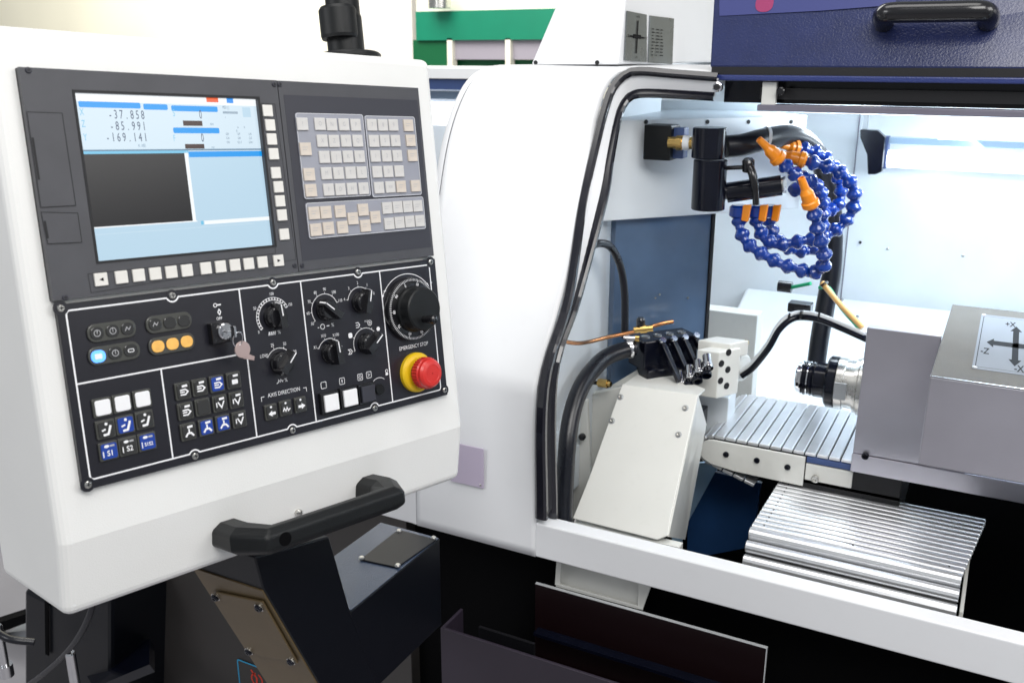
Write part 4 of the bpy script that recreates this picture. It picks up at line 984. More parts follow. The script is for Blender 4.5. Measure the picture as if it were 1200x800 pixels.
# ------------------------------------------------------------------ hoses on the left
def Dp(*l): return [atY(px,py,y) for px,py,y in l]
b=MB(); b.tube(smooth_path(Dp((660,640,1.40),(661,590,1.42),(664,530,1.44),(669,490,1.47),(679,458,1.51),(694,434,1.56),(713,417,1.61),(742,407,1.66)),8),.0165,'rubber',20)
o=b.build('thick_hose'); tag(o,'thick black rubber hose rising behind the seal to the valve block','hose')
b=MB(); b.lathe([(.0185,-.006),(.0195,-.004),(.0195,.006),(.0185,.008)],atY(738,408,1.655),(1,.4,.1),'chrome',24); q=atY(737,396,1.65); b.lathe([(.005,-.010),(.005,.014)],q,(1,.3,0),'chrome',8); b.lathe([(.007,.012),(.007,.02)],q,(1,.3,0),'brass',6)
o=b.build('hose_clamp'); tag(o,'chrome clamp with brass screw around the end of the thick hose','hose clamp')
b=MB(); b.tube(smooth_path(Dp((690,291,1.55),(702,285,1.58),(716,290,1.62),(727,312,1.66),(732,345,1.68),(732,395,1.69)),8),.0075,'rubber',14)
o=b.build('thin_hose'); tag(o,'thin black hose looping over in front of the navy cover plate','hose')
b=MB(); b.tube(smooth_path(Dp((655,399,1.40),(676,402,1.46),(692,400,1.52),(716,394,1.58),(745,388,1.62),(762,383,1.64),(776,379,1.65),(789,376.5,1.66)),8),.0038,'copper',12)
o=b.build('copper_pipe'); tag(o,'bent copper oil pipe crossing above the thick hose','pipe')
q=atY(754,385.5,1.625); ft=thing('pipe_fitting','brass pipe fitting with black cap on the copper pipe','fitting',q)
b=MB(); b.lathe([(.0065,-.018),(.0065,-.006),(.0085,-.006),(.0085,.006),(.0065,.006),(.0065,.018)],q,(1,.35,.16),'brass',8); b.build('brass_body',ft); b=MB(); b.lathe([(.0075,.004),(.0085,.008),(.0085,.018),(.006,.022)],q+V((-.006,0,0)),(0,0,1),'knob_black',16); b.build('black_cap',ft)
# ------------------------------------------------------------------ valve block with levers
vb=thing('valve_block','black valve block with four slanting levers and chrome nozzles','valve block',atY(775,440,1.72))
c0_=atY(746,398,1.68); 
vx0=c0_.x; vz=atY(746,396,1.68).z
def vpt(px,py,y): return atY(px,py,y)
d1=V((.62,.78,0)).normalized(); n1_=V((d1.y,-d1.x,0))
vo=V((vx0+.0,1.68,vz))
Xv=Matrix(((d1.x,-n1_.x,0,vo.x),(d1.y,-n1_.y,0,vo.y),(0,0,1,vo.z),(0,0,0,1)))
Vlen=.125
b=MB(); b.box((0,-.03,-.060),(Vlen,.03,0),'gloss_black',Xv); b.box((.0,-.045,-.10),(Vlen,-.01,-.055),'gloss_black',Xv); b.build('block_body',vb,bevel=.003)
b=MB()
for k in range(4): b.lathe([(.009,0),(.009,.0015),(.006,.0015),(.006,.001)],Xv@V((.02+k*.028,.0,.0)),(0,0,1),'steel',20)
b.build('port_plug',vb)
for k in range(4):
    s_=Xv@V((.036+k*.026,-.034,-.002)); e_=atY(808+k*7.0,436-k*4,1.60)
    e_=s_+V((.050,-.035,-.062))
    dd=(e_-s_).normalized(); wv=dd.cross(V((0,0,1))).normalized(); hv=wv.cross(dd)
    b=MB(); A_=[s_+wv*.005+hv*.005,s_-wv*.005+hv*.005,s_-wv*.005-hv*.005,s_+wv*.005-hv*.005]; b.hexa(A_,[e_+(p-s_)*1.0 for p in A_],'gloss_black')
    b.lathe([(.0062,-.004),(.0068,0),(.0062,.004)],s_+hv*.004,hv,'chrome',14); b.build('lever',vb,bevel=.0015)
for k in range(4):
    for r_ in range(2):
        p=atY(798+k*10.5-r_*2,456-k*6.5+r_*9-9,1.665-.00*k); ax_=V((.35,-.75,-.55))
        b=MB(); b.lathe([(.0085,-.022),(.0085,.0),(.0075,.002),(.0105,.002),(.0105,.006),(.0098,.0085),(.0062,.0085),(.0058,.001)],p,ax_,'chrome' if r_==0 else 'gloss_black',18); b.build('nozzle',vb)
b=MB(); Q=[atY(*p,1.70) for p in ((742,420),(800,432),(812,480),(800,500),(760,470))]; b.slab(Q[::-1],.03,'gloss_black'); b.build('lower_body',vb)
# white block with six holes
hb_=thing('tool_holder','white machined block with round holes beside the black valve levers','tool holder',atY(845,470,1.75))
Yh=1.70; A=atY(817,410,Yh); B=atY(843,413,Yh); C=atY(839,467,Yh)
e=V((.50,.86,0)).normalized(); Dq=V((B.x,B.y,B.z)); 
zlo=C.z; zhi=B.z
ln=0
for t in [i*.001 for i in range(1,200)]:
    p=B+e*t; r=p-CAM; px=600+F*(r.dot(RT)/r.dot(FW))
    if px>=868: ln=t; break
ang=[(A.x,A.y),(B.x,B.y),(B.x+e.x*ln,B.y+e.y*ln),(A.x+e.x*ln,A.y+e.y*ln)]
b=MB(); b.prism(ang,zlo,zhi,'cream_paint'); b.build('block_body',hb_,bevel=.002)
n2_=V((e.y,-e.x,0))
b=MB()
for px,py in ((854,413),(845.5,426),(853,433),(844.5,446),(851.5,452)):
    p=atP(px,py,B+n2_*.0006,n2_); b.lathe([(.0068,-.001),(.0068,.0004)],p,n2_,'groove',20)
b.build('bore',hb_)
b=MB(); b.prism([(x+.012,y+.03) for x,y in ((A.x-.02,A.y),(B.x,B.y),(B.x+e.x*.05,B.y+e.y*.05),(A.x-.02+e.x*.05,A.y+e.y*.05))],zhi-.02,zhi+.010,'cream_paint'); b.build('top_block',hb_,bevel=.002)
q=atY(872,430,1.80); b=MB(); b.lathe([(.028,0),(.028,.02),(.024,.024)],q+V((-.02,0,0)),(1,-.35,0),'cream_paint',28); q2=atY(866,400,1.80); b.lathe([(.004,0),(.004,.012),(.006,.012),(.006,.018)],q2,(1,-.2,0),'brass',10); b.build('side_boss',hb_)
b=MB(); Q=atY(832,500,1.80); b.box((Q.x-.03,1.80,.80),(Q.x+.035,1.86,Q.z+.07),'inner_white'); b.box((Q.x-.028,1.75,Q.z-.0),(Q.x-.004,1.79,Q.z+.05),'gloss_black'); b.build('pedestal',hb_,bevel=.002)
# ------------------------------------------------------------------ coolant manifold
cm=thing('coolant_manifold','black coolant manifold of stacked square blocks with clamp lever on the white wall','manifold',atY(830,220,1.80))
def fbox(b,pxs,y,d,m):      # front rectangle from pixel corners (left,top,right,bottom), set at depth y
    l,t,r,bt=pxs; p=atY((l+r)/2,(t+bt)/2,y); w2=abs(atY(r,(t+bt)/2,y).x-atY(l,(t+bt)/2,y).x)/2; h1=atY((l+r)/2,t,y).z; h0=atY((l+r)/2,bt,y).z
    return b.box((p.x-w2,y,h0),(p.x+w2,y+d,h1),m)
b=MB(); fbox(b,(754,147,786,188),1.70,.05,'soft_black'); b.build('end_block',cm,bevel=.002)
b=MB(); fbox(b,(786,150,801,186),1.715,.03,'navy_band'); b.build('end_clamp',cm,bevel=.002)
q=atY(790,167,1.70); b=MB(); b.lathe([(.012,-.01),(.012,.006),(.015,.006),(.015,.016),(.012,.016),(.012,.035)],q,(1,.05,0),'brass',6); b.lathe([(.0135,.018),(.0135,.03)],q,(1,.05,0),'cable_white',20); b.build('union_nut',cm)
for nm_,t_,b_ in (('upper_block',150,186.5),('lower_block',188,247)):
    p_=atY(831,(t_+b_)/2,1.695); h1=atY(831,t_,1.68).z-p_.z; h0=atY(831,b_,1.68).z-p_.z
    MB().lathe([(.029,h0),(.0305,h0+.0015),(.0305,h1-.0015),(.029,h1)],p_,(0,0,1),'gloss_black',40).build(nm_,cm)
b=MB(); b.tube(Dp((850,197,1.70),(874,196,1.69)),.004,'knob_black',10); q=atY(877,195,1.69); b.lathe([(.011,-.008),(.011,.010),(.008,.014)],q,(0,-.3,1),'knob_black',18)
b.tube(smooth_path(Dp((877,192,1.69),(882,205,1.68),(885,222,1.68),(886,240,1.68)),5),[.0075]*10+[.006]*6,'knob_black',12); b.build('clamp_lever',cm)
b=MB(); b.tube(Dp((846,227,1.72),(852,226,1.72)),.012,'cable_white',18); b.tube(Dp((852,226,1.72),(916,217,1.74)),.0185,'gloss_black',22); b.tube(Dp((916,217,1.74),(920,216.5,1.74)),.015,'steel',18); b.build('delivery_tube',cm)
# thick hose arching to the back
b=MB(); b.tube(smooth_path(Dp((850,172,1.72),(870,170,1.74),(897,163,1.78),(925,159,1.84),(946,168,1.90),(962,190,1.95),(972,225,2.0),(976,270,2.04),(974,320,2.06),(967,360,2.08),(960,400,2.10),(955,440,2.10)),8),.0205,'rubber',20)
o=b.build('supply_hose'); tag(o,'thick black supply hose arching right from the manifold and down behind the blue hoses','hose')
for px,py,y,lab in ((897,163,1.78,'pale band clamp nearest the manifold on the arching black hose'),(944,167,1.895,'pale band clamp at the bend of the arching black hose')):
    b=MB(); a_=atY(px-5,py+.5,y); c_=atY(px+5,py+2,y+.01); b.lathe([(.0212,-.003),(.0226,-.003),(.0226,.003),(.0212,.003)],atY(px,py,y),c_-a_,'cable_white',28); o=b.build('hose_band'); tag(o,lab,'hose clamp')
# ------------------------------------------------------------------ segmented blue coolant hoses
def cI(x,y): return (740+x*.375,100+y*.375)
def bead_hose(pts, label, nozzle, valve=True, r=.0122, gap=.0255, nl=.055):
    P=smooth_path([atY(*cI(x,y),Y) for x,y,Y in pts],10)
    L_=sum((P[i+1]-P[i]).length for i in range(len(P)-1)); n=int(L_/gap); Q=resample(P,n+1)
    t=thing('coolant_hose',label,'coolant hose',Q[0],'blue segmented coolant hoses')
    for i in range(n):
        a,c=Q[i],Q[i+1]; d=(c-a); b=MB(); g=d.length/ gap
        b.lathe([(r*.55,-.003*g),(r*.82,.001),(r*1.10,.0055),(r*1.20,.0085),(r*1.14,.0125),(r*.86,.0165),(r*.70,.0185),(r*.66,.0235),(r*.55,.0265)],a,d,'hose_blue',18); b.build('segment',t)
    a=Q[-1]; d=(Q[-1]-Q[-2]).normalized(); b=MB(); b.lathe([(r*.9,-.004),(r*1.25,0),(r*1.25,.008),(r*1.0,.010),(r*.95,nl*.45),(r*.62,nl*.6),(r*.5,nl),(r*.34,nl),(r*.32,nl-.01)],a,d,'hose_orange',20); b.build('nozzle',t)
    if valve:
        a=Q[0]; b=MB(); b.lathe([(r*1.1,-.010),(r*1.45,-.006),(r*1.5,.010),(r*1.1,.014)],a+V((0,0,.012)),(0,0,-1),'hose_blue',20); b.build('valve_body',t)
        b=MB(); c=a+V((.012,-.012,.010)); b.hexa([c+V((-.003,-.006,-.014)),c+V((.010,-.008,-.016)),c+V((.013,-.006,.016)),c+V((-.002,-.004,.014))],[c+V((-.003,.005,-.014)),c+V((.010,.004,-.016)),c+V((.013,.004,.016)),c+V((-.002,.005,.014))],'hose_orange'); b.build('valve_handle',t,bevel=.002)
    return t
h1p=[(335,410,1.74),(340,455,1.73),(365,500,1.72),(415,530,1.71),(470,560,1.71),(525,575,1.72),(568,590,1.73),(600,570,1.72),(603,520,1.70),(585,470,1.69),(578,420,1.68),(562,376,1.67)]
h2p=[(388,410,1.77),(400,455,1.76),(425,490,1.75),(470,500,1.75),(530,485,1.76),(590,478,1.78),(635,455,1.80),(678,415,1.81),(700,365,1.81),(690,310,1.80),(655,272,1.79),(610,252,1.78),(565,243,1.77),(540,235,1.77)]
h3p=[(428,410,1.80),(440,460,1.82),(480,505,1.84),(540,520,1.86),(590,500,1.88),(600,440,1.88),(600,380,1.87),(590,330,1.84),(560,300,1.80),(520,285,1.76),(490,260,1.74),(462,232,1.73)]
bead_hose(h1p,'blue segmented hose whose orange nozzle points up in the middle of the bundle',0)
bead_hose(h2p,'blue segmented hose making the widest loop round to the right',0)
bead_hose(h3p,'blue segmented hose whose orange nozzle points up and left towards the manifold',0)
h4p=[(500,325,1.82),(560,335,1.86),(620,395,1.90),(655,365,1.92),(652,310,1.92),(630,250,1.90),(590,215,1.88),(550,200,1.86),(515,195,1.84)]
bead_hose(h4p,'short blue segmented hose curling behind the other three',0,valve=False,nl=.035)
# cables to the slide
tb=thing('tube_bundle','pair of amber and green tubes tied with black straps running down to the slide','tubing',atY(985,360,1.85))
b=MB(); b.tube(smooth_path(Dp((963,331,1.80),(985,357,1.78),(1011,384,1.76)),6),.0052,'tube_amber',12); b.build('amber_tube',tb)
b=MB(); b.tube(smooth_path(Dp((960,337,1.81),(972,338,1.80),(986,361,1.79),(1009,387,1.77)),6),.0035,'tube_green',10); b.build('green_tube',tb)
for k in range(3):
    a_=atY(966+k*18,333+k*20,1.79); b=MB(); b.lathe([(.0075,-.0015),(.0082,-.0015),(.0082,.0015),(.0075,.0015)],a_,V((.05,-.02,-.045)),'knob_black',14); b.build('cable_tie',tb)
gp=thing('green_cable','green cable ending in a black plug behind the hoses','cable',atY(920,336,2.0))
b=MB(); b.tube(Dp((926,337,2.0),(950,332,1.98)),.004,'tube_green',10); b.build('cable',gp); b=MB(); b.tube(Dp((912,335,2.0),(928,337,2.0)),.012,'knob_black',14); b.build('plug',gp)
def cK(x,y): return (900+x*.3,320+y*.3)
cb=thing('cable_bundle','arched bundle of white and black cables from the white block to the slide','cables',atY(930,372,1.80))
arcp=[(-105,385,1.78),(-60,350,1.78),(0,275,1.78),(40,205,1.79),(85,165,1.80),(130,155,1.81),(200,165,1.80),(290,200,1.78),(380,240,1.75)]
b=MB(); b.tube(smooth_path([atY(*cK(x,y),Y) for x,y,Y in arcp],8),.0050,'cable_white',12); b.build('white_cable',cb)
b=MB(); b.tube(smooth_path([atY(*cK(x+3,y+17),Y-.004) for x,y,Y in arcp],8),.0062,'gloss_black',12); b.build('black_cable',cb)
b=MB()
for px,py in ((0,275),(85,165),(130,155),(200,165)): b.lathe([(.009,-.002),(.0095,-.002),(.0095,.002),(.009,.002)],atY(*cK(px,py+8),1.80),V((1,0,.0)),'knob_black',12)
b.build('cable_tie',cb)
b=MB(); q=atY(*cK(125,132),1.83); b.box((q.x-.022,1.82,q.z-.010),(q.x+.022,1.85,q.z+.008),'knob_black'); b.build('connector',cb,bevel=.002)
# ------------------------------------------------------------------ work lamp
wl=thing('work_lamp','lit tubular work lamp with black end bracket on the rear wall','lamp',atY(1100,190,2.50))
b=MB(); fbox(b,(1011,133,1017,152),2.50,.01,'plate_alu'); b.build('strap',wl)
b=MB(); Q=[atY(*p,2.49) for p in ((1010,151),(1030,152),(1039,160),(1035,200),(1028,203),(1019,203),(1018,180),(1010,160))]; b.slab(Q[::-1],.03,'gloss_black'); b.build('end_bracket',wl,bevel=.002)
b=MB(); q=atY(1034,180,2.50); fbox(b,(1028,160,1040,198),2.50,.04,'navy_band'); b.build('end_cap',wl,bevel=.003)
q=atY(1040,186,2.52); b=MB(); b.tube([(q.x,2.52,q.z),(q.x+.75,2.52,q.z)],.021,'tube_lit',20); b.build('tube',wl)
b=MB(); z=atY(1040,166,2.52).z; b.box((q.x,2.50,z-.004),(q.x+.75,2.545,z+.012),'glass_dim'); b.build('lamp_housing',wl,bevel=.002)
# ------------------------------------------------------------------ console arm
arm=thing('console_arm','black welded square tube arm with bolted cover plates carrying the console','support arm',(-.64,.9,.85))
xr_=-.735
def AX(px,py,x=None): return atX(px,py,xr_ if x is None else x)
p309=AX(309,691); p372=AX(380,812); p411=AX(411,721); p512=AX(512,630); pt=AX(352,606)
wl_=abs(atY(227,672,p309.y).x-p309.x); print('arm',p309,p372,p411,p512,pt,'w',wl_)
xl_=xr_-wl_
zt3=(p411.z+p512.z)/2
sl=(p372-p309); 
prof=[(p309.y,p309.z),(p309.y+sl.y*1.6,p309.z+sl.z*1.6),(p309.y+sl.y*1.6+.03,p309.z+sl.z*1.9),(1.10,zt3-.16),(1.10,zt3),(p411.y,zt3),(p411.y-.030,zt3+.12),(p309.y-.02,p309.z+.045),(p309.y-.015,p309.z+.01)]
b=MB(); 
pr1=[(p309.y,p309.z),(p309.y+sl.y*1.5,p309.z+sl.z*1.5),(p411.y+.05,zt3-.15),(p411.y,zt3),(p411.y-.035,zt3+.135),(p309.y-.010,p309.z+.05)]
b.hexa([(xl_,y,z) for y,z in pr1],[(xr_,y,z) for y,z in pr1],'arm_black')
b.build('upright',arm,bevel=.002)
b=MB(); pr2=[(p411.y+.002,zt3-.16),(p512.y+.01,zt3-.16),(p512.y+.01,zt3),(p411.y+.001,zt3)]
xk=atX(451,600,xr_); 
b.hexa([(xl_+.001,y,z) for y,z in pr2],[(xr_-.001,y,z) for y,z in pr2],'arm_black'); b.build('boom',arm,bevel=.002)
b=MB(); b.box((xl_+.002,p411.y+.004,zt3+.0002),(xr_-.002,p512.y+.008,zt3+.0010),'arm_top_lit'); b.build('boom_top',arm)  # thin sheet that paints the blue-lit top of the black boom
# gold front of the upright and its plates
g0=V((xr_,p309.y,p309.z)); gn=V((1,0,0)).cross(V((0,sl.y,sl.z))).normalized()
if gn.y>0: gn=-gn
def GP(px,py,off=0): return atP(px,py,g0+gn*off,gn)
q=sl*1.5
b=MB(); b.slab([V((xl_+.001,p309.y,p309.z))+gn*.002,V((xl_+.001,p309.y+q.y,p309.z+q.z))+gn*.002,V((xr_-.001,p309.y+q.y,p309.z+q.z))+gn*.002,V((xr_-.001,p309.y,p309.z))+gn*.002],.002,'gold_brown'); b.build('front_face',arm)
def cF(x,y): return (220+x*.35,520+y*.35)
b=MB(); pp=[GP(*cF(*p),.006) for p in ((92,497),(250,530),(368,735),(200,700))]
nn_=(pp[1]-pp[0]).cross(pp[2]-pp[0]).normalized()
if nn_.dot(gn)<0: pp=pp[::-1]
b.slab(pp,.003,'gold_brown'); g=b.build('front_plate',arm,bevel=.001)
b=MB()
for p in ((95,510),(240,545),(206,692),(347,725)): b.lathe([(.0055,-.001),(.0055,.003),(.004,.005),(.0025,.005),(.002,.002)],GP(*cF(*p),.006),gn,'gloss_black',16); b.lathe([(.0068,0),(.0068,.0015)],GP(*cF(*p),.006),gn,'steel',16)
b.build('plate_bolt',arm)
b=MB(); pp=[atZ(*cF(*p),zt3+.004) for p in ((577,385),(700,412),(833,318),(705,285))]; b.slab(pp,.003,'arm_black'); b.build('top_plate',arm,bevel=.001)
b=MB()
for p in ((582,383),(703,408),(823,316),(707,293)): b.lathe([(.0045,0),(.0045,.002),(.003,.0035),(.0015,.0035)],atZ(*cF(*p),zt3+.004),(0,0,1),'steel',14)
b.build('plate_bolt',arm)
b=MB(); c=V(((xl_+xr_)/2-.04,p309.y+.03,p309.z+.03)); b.lathe([(.055,0),(.055,.02),(.045,.03),(.045,.05)],c,(-.05,0,1),'gloss_black',32); b.build('swivel',arm)
# ------------------------------------------------------------------ machine base and what shows under the sill
mb_=lathe
b=MB(); x0=atY(171,720,1.36).x; x1=atY(300,760,1.36).x
b.box((x0,1.36,.0),(-.95,1.9,.765),'charcoal'); b.build('charcoal_panel',mb_,bevel=.002)
b=MB(); b.box((-.949,1.402,0),(1.2,1.42,.74),'void_black'); b.box((-.949,1.42,0),(1.2,1.9,.27),'void_black'); b.build('dark_body',mb_)  # near black stands in for the shadow under the machine
b=MB(); b.box((-.949,1.345,.7535),(1.2,1.398,.7655),'void_black'); b.build('shade_sheet',mb_)  # added black sheet closing the gap behind the sill, stands in for shade
b=MB(); Q=[atY(*p,1.44) for p in ((420,742),(492,735),(487,820),(400,820))]; b.slab(Q[::-1],.01,'mauve_box'); b.lathe([(.005,0),(.005,.002),(.003,.003)],atY(480,757,1.43),(0,-1,0),'steel',14); b.lathe([(.004,0),(.004,.002)],atY(486,738,1.43),(0,-1,0),'steel',10); b.build('foot_panel',mb_)
# safety sticker on the charcoal panel
st_=thing('warning_sticker','red and cyan outlined warning sticker on the charcoal panel beside the arm','sticker',atY(290,790,1.355))
c=atY(300,795,1.358); X=Matrix(((1,0,0,c.x),(0,0,-1,1.358),(0,1,0,c.z),(0,0,0,1)))
w_s=abs(atY(320,795,1.358).x-atY(281,795,1.358).x)
b=MB(); b.box((-w_s/2,-.05,0),(w_s/2,.036,.0006),'charcoal',X); b.ribbon(rrect(0,-.007,w_s,.086,.005,4),.0035,.0010,'safety_cyan',X,closed=True); b.build('outline',st_)
b=MB(); b.ribbon(arc(.004,.0,.016,100,430,20),.004,.0012,'safety_red',X); b.ribbon([(-.012,.022),(.004,.004),(.002,-.018),(.014,-.03)],.005,.0012,'safety_red',X); b.build('pictogram',st_)
# trough
tr=thing('coolant_trough','pale grey coolant trough emerging under the white sill','trough',atY(705,690,1.42))
z=.765
Q=[atY(652,656,1.35),atY(762,684,1.35),atY(752,714,1.38),atY(650,684,1.38)]
b=MB(); b.slab([atY(655,650,1.375),atY(762,680,1.375),atY(752,713,1.36),atY(652,684,1.36)][::-1],.004,'cream_paint'); b.build('back',tr)
b=MB(); b.slab([atY(*p,1.352) for p in ((652,683),(753,711),(753,715),(651,687))][::-1],.004,'cream_paint'); b.slab([atY(*p,1.351) for p in ((748,682),(763,686),(753,714),(747,713))][::-1],.004,'cream_paint'); b.slab([atY(*p,1.351) for p in ((652,656),(658,658),(656,686),(650,685))][::-1],.004,'cream_paint'); b.build('rim',tr,bevel=.0008)
# chip tank
tk=thing('chip_tank','dark mauve chip tank with upright black splash plate under the machine','tank',(-.35,1.3,0))
b=MB(); A=atY(516,735,1.22); B=atY(710,800,1.22); zz=A.z
b.box((A.x,1.22,.1),(.3,1.226,zz),'mauve_box'); b.box((A.x,1.226,.1),(A.x+.006,1.29,zz),'mauve_box'); b.box((A.x+.006,1.226,.1),(.3,1.34,zz-.09),'dark_body'); b.build('tank_body',tk,bevel=.001)
b=MB(); A=atY(628,680,1.345); B=atY(898,762,1.345); b.box((A.x,1.343,.25),(B.x,1.347,(A.z+B.z)/2),'wine_black'); b.build('splash_plate',tk)
b=MB(); zz2=(A.z+B.z)/2; b.box((A.x,1.3425,zz2),(B.x,1.348,zz2+.0016),'cable_white'); b.box((B.x,1.3425,.25),(B.x+.0014,1.348,zz2+.0016),'cable_white'); b.build('plate_edge',tk)
b=MB(); A=atY(625,741,1.30); b.box((A.x,1.30,A.z-.006),(.3,1.32,A.z),'gloss_black'); b.build('tank_rail',tk)
b=MB(); b.slab([atY(*p,1.40) for p in ((588,736),(612,722),(627,722),(627,752))][::-1],.01,'blue_bit'); b.build('blue_corner',tk)
b=MB(); b.box((atY(560,735,1.26).x,1.262,.1),(A.x+.02,1.268,atY(560,735,1.26).z),'dark_body'); b.build('inner_lip',tk)
# ------------------------------------------------------------------ floor, walls, far things
b=MB(); b.box((-12,-4,-.05),(8,12,0),'floor_grey'); structure(b.build('floor',loc=(0,0,0)))
b=MB(); b.box((-12,7.0,0),(8,7.1,5),'wall_cream'); structure(b.build('rear_wall',loc=(0,7,0)))
# pale partition
pa=MB(); q0=atY(404,30,5.0); q1=atY(483,30,5.0); pa.box((q0.x,5.0,0),(q1.x,5.05,3.6),'wall_white'); o=pa.build('partition'); tag(o,'pale off white partition panel standing behind the console','partition')
# booth sign
bs=thing('booth_counter','green fascia board with pale panels under it, blurred in the background','exhibition booth',atY(560,60,4.6))
def fb(b,l,t,r,bt,y,d,m): return fbox(b,(l,t,r,bt),y,d,m)
b=MB(); fb(b,484,12,660,47,4.6,.1,'green_sign'); b.build('fascia',bs)
b=MB(); fb(b,484,47,525,82,4.62,.1,'green_dark'); b.build('green_panel',bs)
b=MB(); fb(b,530,46,592,70,4.63,.05,'shelf_tint'); fb(b,598,46,660,70,4.63,.05,'shelf_tint'); b.build('pale_panel',bs)
fb(MB(),524,45,530,82,4.60,.05,'wall_cream').build('post',bs); fb(MB(),592,45,598,82,4.60,.05,'wall_cream').build('post',bs)
b=MB(); fb(b,484,70,660,90,4.7,.05,'green_dark'); b.build('lower_board',bs)
b=MB(); fb(b,484,-60,660,12,4.7,.05,'wall_cream'); b.build('upper_board',bs)
b=MB(); q=atY(515,3,4.55); b.lathe([(.06,0),(.06,.10),(.03,.14)],q+V((0,0,-.03)),(0,0,1),'steel',24); b.build('spotlight',bs)
# neighbour machine behind
nm=thing('neighbour_machine','second white machine with navy band and lit tube seen in the gap behind the console','machine',atY(540,120,3.0))
b=MB(); fb(b,380,80,640,92,3.0,.6,'enclosure_white'); fb(b,380,93,640,105,3.02,.5,'navy_band'); b.build('hood',nm)
b=MB(); fb(b,380,105,640,420,3.3,.03,'inner_white'); b.build('back_panel',nm)
b=MB(); q=atY(480,132,3.2); b.tube([(q.x-.2,3.2,q.z),(q.x+.42,3.2,q.z)],.045,'tube_lit_far',16); b.build('tube_lamp',nm)
b=MB(); fb(b,380,107,640,116,3.15,.05,'glass_dim'); b.build('lamp_housing',nm)
b=MB(); b.slab([atY(*p,3.05) for p in ((531,145),(545,145),(530,330),(490,330),(519,205))][::-1],.02,'enclosure_white'); b.slab([atY(*p,3.04) for p in ((530.5,146),(532,146),(520,205),(518.5,205))][::-1],.004,'groove'); fb(b,500,205,522,214,3.03,.04,'enclosure_white'); b.build('door_edge',nm)
# ---- bottom left: feet of another machine
nb=thing('machine_foot_frame','black machine foot frame on the floor under the console corner','machine base',atY(80,760,1.2))
b=MB(); A=atZ(28,800,.30); b.slab([atY(*p,1.2) for p in ((28,690),(78,715),(130,700),(130,860),(28,840))][::-1],.3,'arm_black'); b.build('post',nb,bevel=.01)
b=MB(); b.slab([atY(*p,1.1935) for p in ((52,688),(56,690),(57,768),(53,766))][::-1],.002,'void_black'); b.build('slot',nb)
b=MB(); b.slab([atY(*p,1.32) for p in ((100,660),(168,630),(168,790),(100,815))][::-1],.05,'void_black'); b.build('dark_back',nb)
b=MB(); b.slab([atY(110,805,1.14),atY(175,778,1.14),atY(175,748,1.30),atY(90,772,1.30)],.02,'gloss_black'); b.build('base_plate',nb)
for px,py,h_ in ((88,800,.075),(3,765,.075)):
    q=atY(px,py,1.04 if px>50 else 1.10); b=MB(); b.lathe([(.017,-.06),(.017,-.03),(.010,-.03),(.010,h_-.004),(.008,h_)],q,(0,0,1),'chrome',18); 
    for k in range(1): pass
    o=b.build('levelling_bolt'); tag(o,'upright chrome levelling bolt beside the black post under the console' if px>50 else 'chrome levelling bolt at the far left edge under the console','bolt')
b=MB(); b.tube(smooth_path([atY(*p) for p in ((112,690,1.02),(105,720,1.02),(88,752,1.03),(62,780,1.05),(30,805,1.07))],8),.006,'rubber',12); o=b.build('power_cable'); tag(o,'black cable hanging in a curve under the console corner','cable')
b=MB(); b.tube(smooth_path([atY(*p) for p in ((-12,735,1.05),(10,748,1.05),(40,752,1.08))],8),.008,'rubber',12); o=b.build('floor_cable'); tag(o,'black cable entering from the left edge behind the bolt','cable')
b=MB(); b.slab([atY(-30,690,1.7),atY(60,690,1.7),atY(60,735,1.4),atY(-30,745,1.4)][::-1],.05,'plate_alu'); b.slab([atY(-30,738,1.35),atY(40,716,1.38),atY(40,726,1.38),atY(-30,752,1.35)][::-1],.05,'void_black'); o=b.build('floor_rail'); tag(o,'blurred grey and black rail on the floor at the left edge','rail')
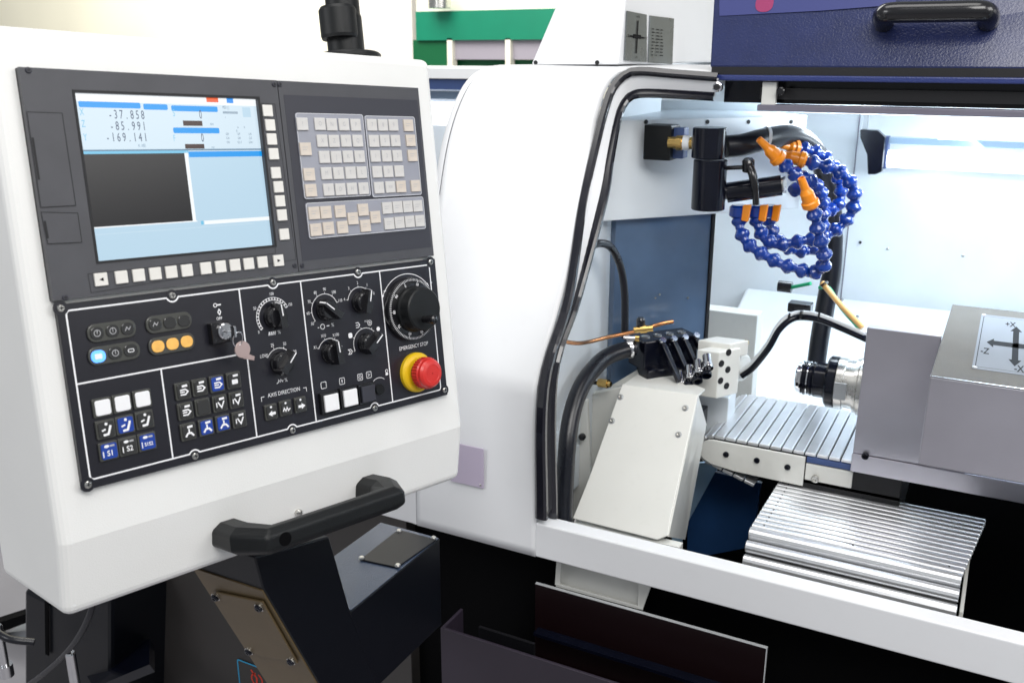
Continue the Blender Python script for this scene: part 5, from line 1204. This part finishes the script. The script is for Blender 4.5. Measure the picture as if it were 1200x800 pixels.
b=MB(); b.slab([atY(*p,1.6) for p in ((-30,350),(8,350),(12,436),(-30,436))][::-1],.1,'navy_deep'); o=b.build('dark_cabinet'); tag(o,'dark blue cabinet edge peeking out left of the console','cabinet')

# ------------------------------------------------------------------ light
w = bpy.data.worlds.new('World'); scene.world = w; w.use_nodes = True
bg = w.node_tree.nodes['Background']; bg.inputs[0].default_value = (.90,.95,1.0,1); bg.inputs[1].default_value = .34
def area(name, loc, target, sx, sy, power, col=(1,1,1)):
    l = bpy.data.lights.new(name, 'AREA'); l.shape = 'RECTANGLE'; l.size = sx; l.size_y = sy; l.energy = power; l.color = col
    o = bpy.data.objects.new(name, l); COL.objects.link(o); o.location = loc
    o.rotation_euler = (V(target)-V(loc)).to_track_quat('-Z','Y').to_euler(); return o
area('hall_or_fill_lamp', (.9,-.6,3.4), (-.5,1.3,1.0), 2.2, 1.2, 70, (1,.985,.96))
area('hall_or_fill_lamp', (-.6,1.0,3.6), (-.6,1.6,1.2), 2.0, 1.0, 26, (1,.98,.95))
area('hall_or_fill_lamp', (2.2,1.2,2.6), (-.6,1.2,1.2), 1.4, 1.0, 26, (1,.98,.96))
area('hall_or_fill_lamp', (-2.6,3.0,3.4), (-2.0,5,1.3), 2.5, 1.5, 110, (1,.98,.93))
area('hall_or_fill_lamp', (-2.6,-1.2,2.5), (-.85,.6,1.15), 1.2, 1.0, 24, (.97,.98,1))  # added front-left fill for the console's side, no fitting of the hall
area('hall_or_fill_lamp', (-6.5,4.2,3.6), (-7,7,1.6), 2.5, 1.5, 190, (1,.97,.86))  # added to brighten the left part of the rear wall
area('work_or_fill_light', (.25,1.86,1.50), (.1,2.62,1.15), .9, .10, 7.0, (.82,.92,1))  # added to brighten the inner back wall, apart from the tube lamp
area('work_or_fill_light', (.05,2.40,1.40), (-.35,1.9,.85), .55, .05, 1.6, (.80,.91,1))
area('work_or_fill_light', (-.34,2.12,1.50), (-.42,1.80,.9), .3, .10, 3.2, (.82,.92,1))
scene.view_settings.view_transform = 'Standard'; scene.view_settings.look = 'None'; scene.view_settings.exposure = 0; scene.view_settings.gamma = 1
scene.cycles.max_bounces = 6; scene.cycles.use_denoising = True
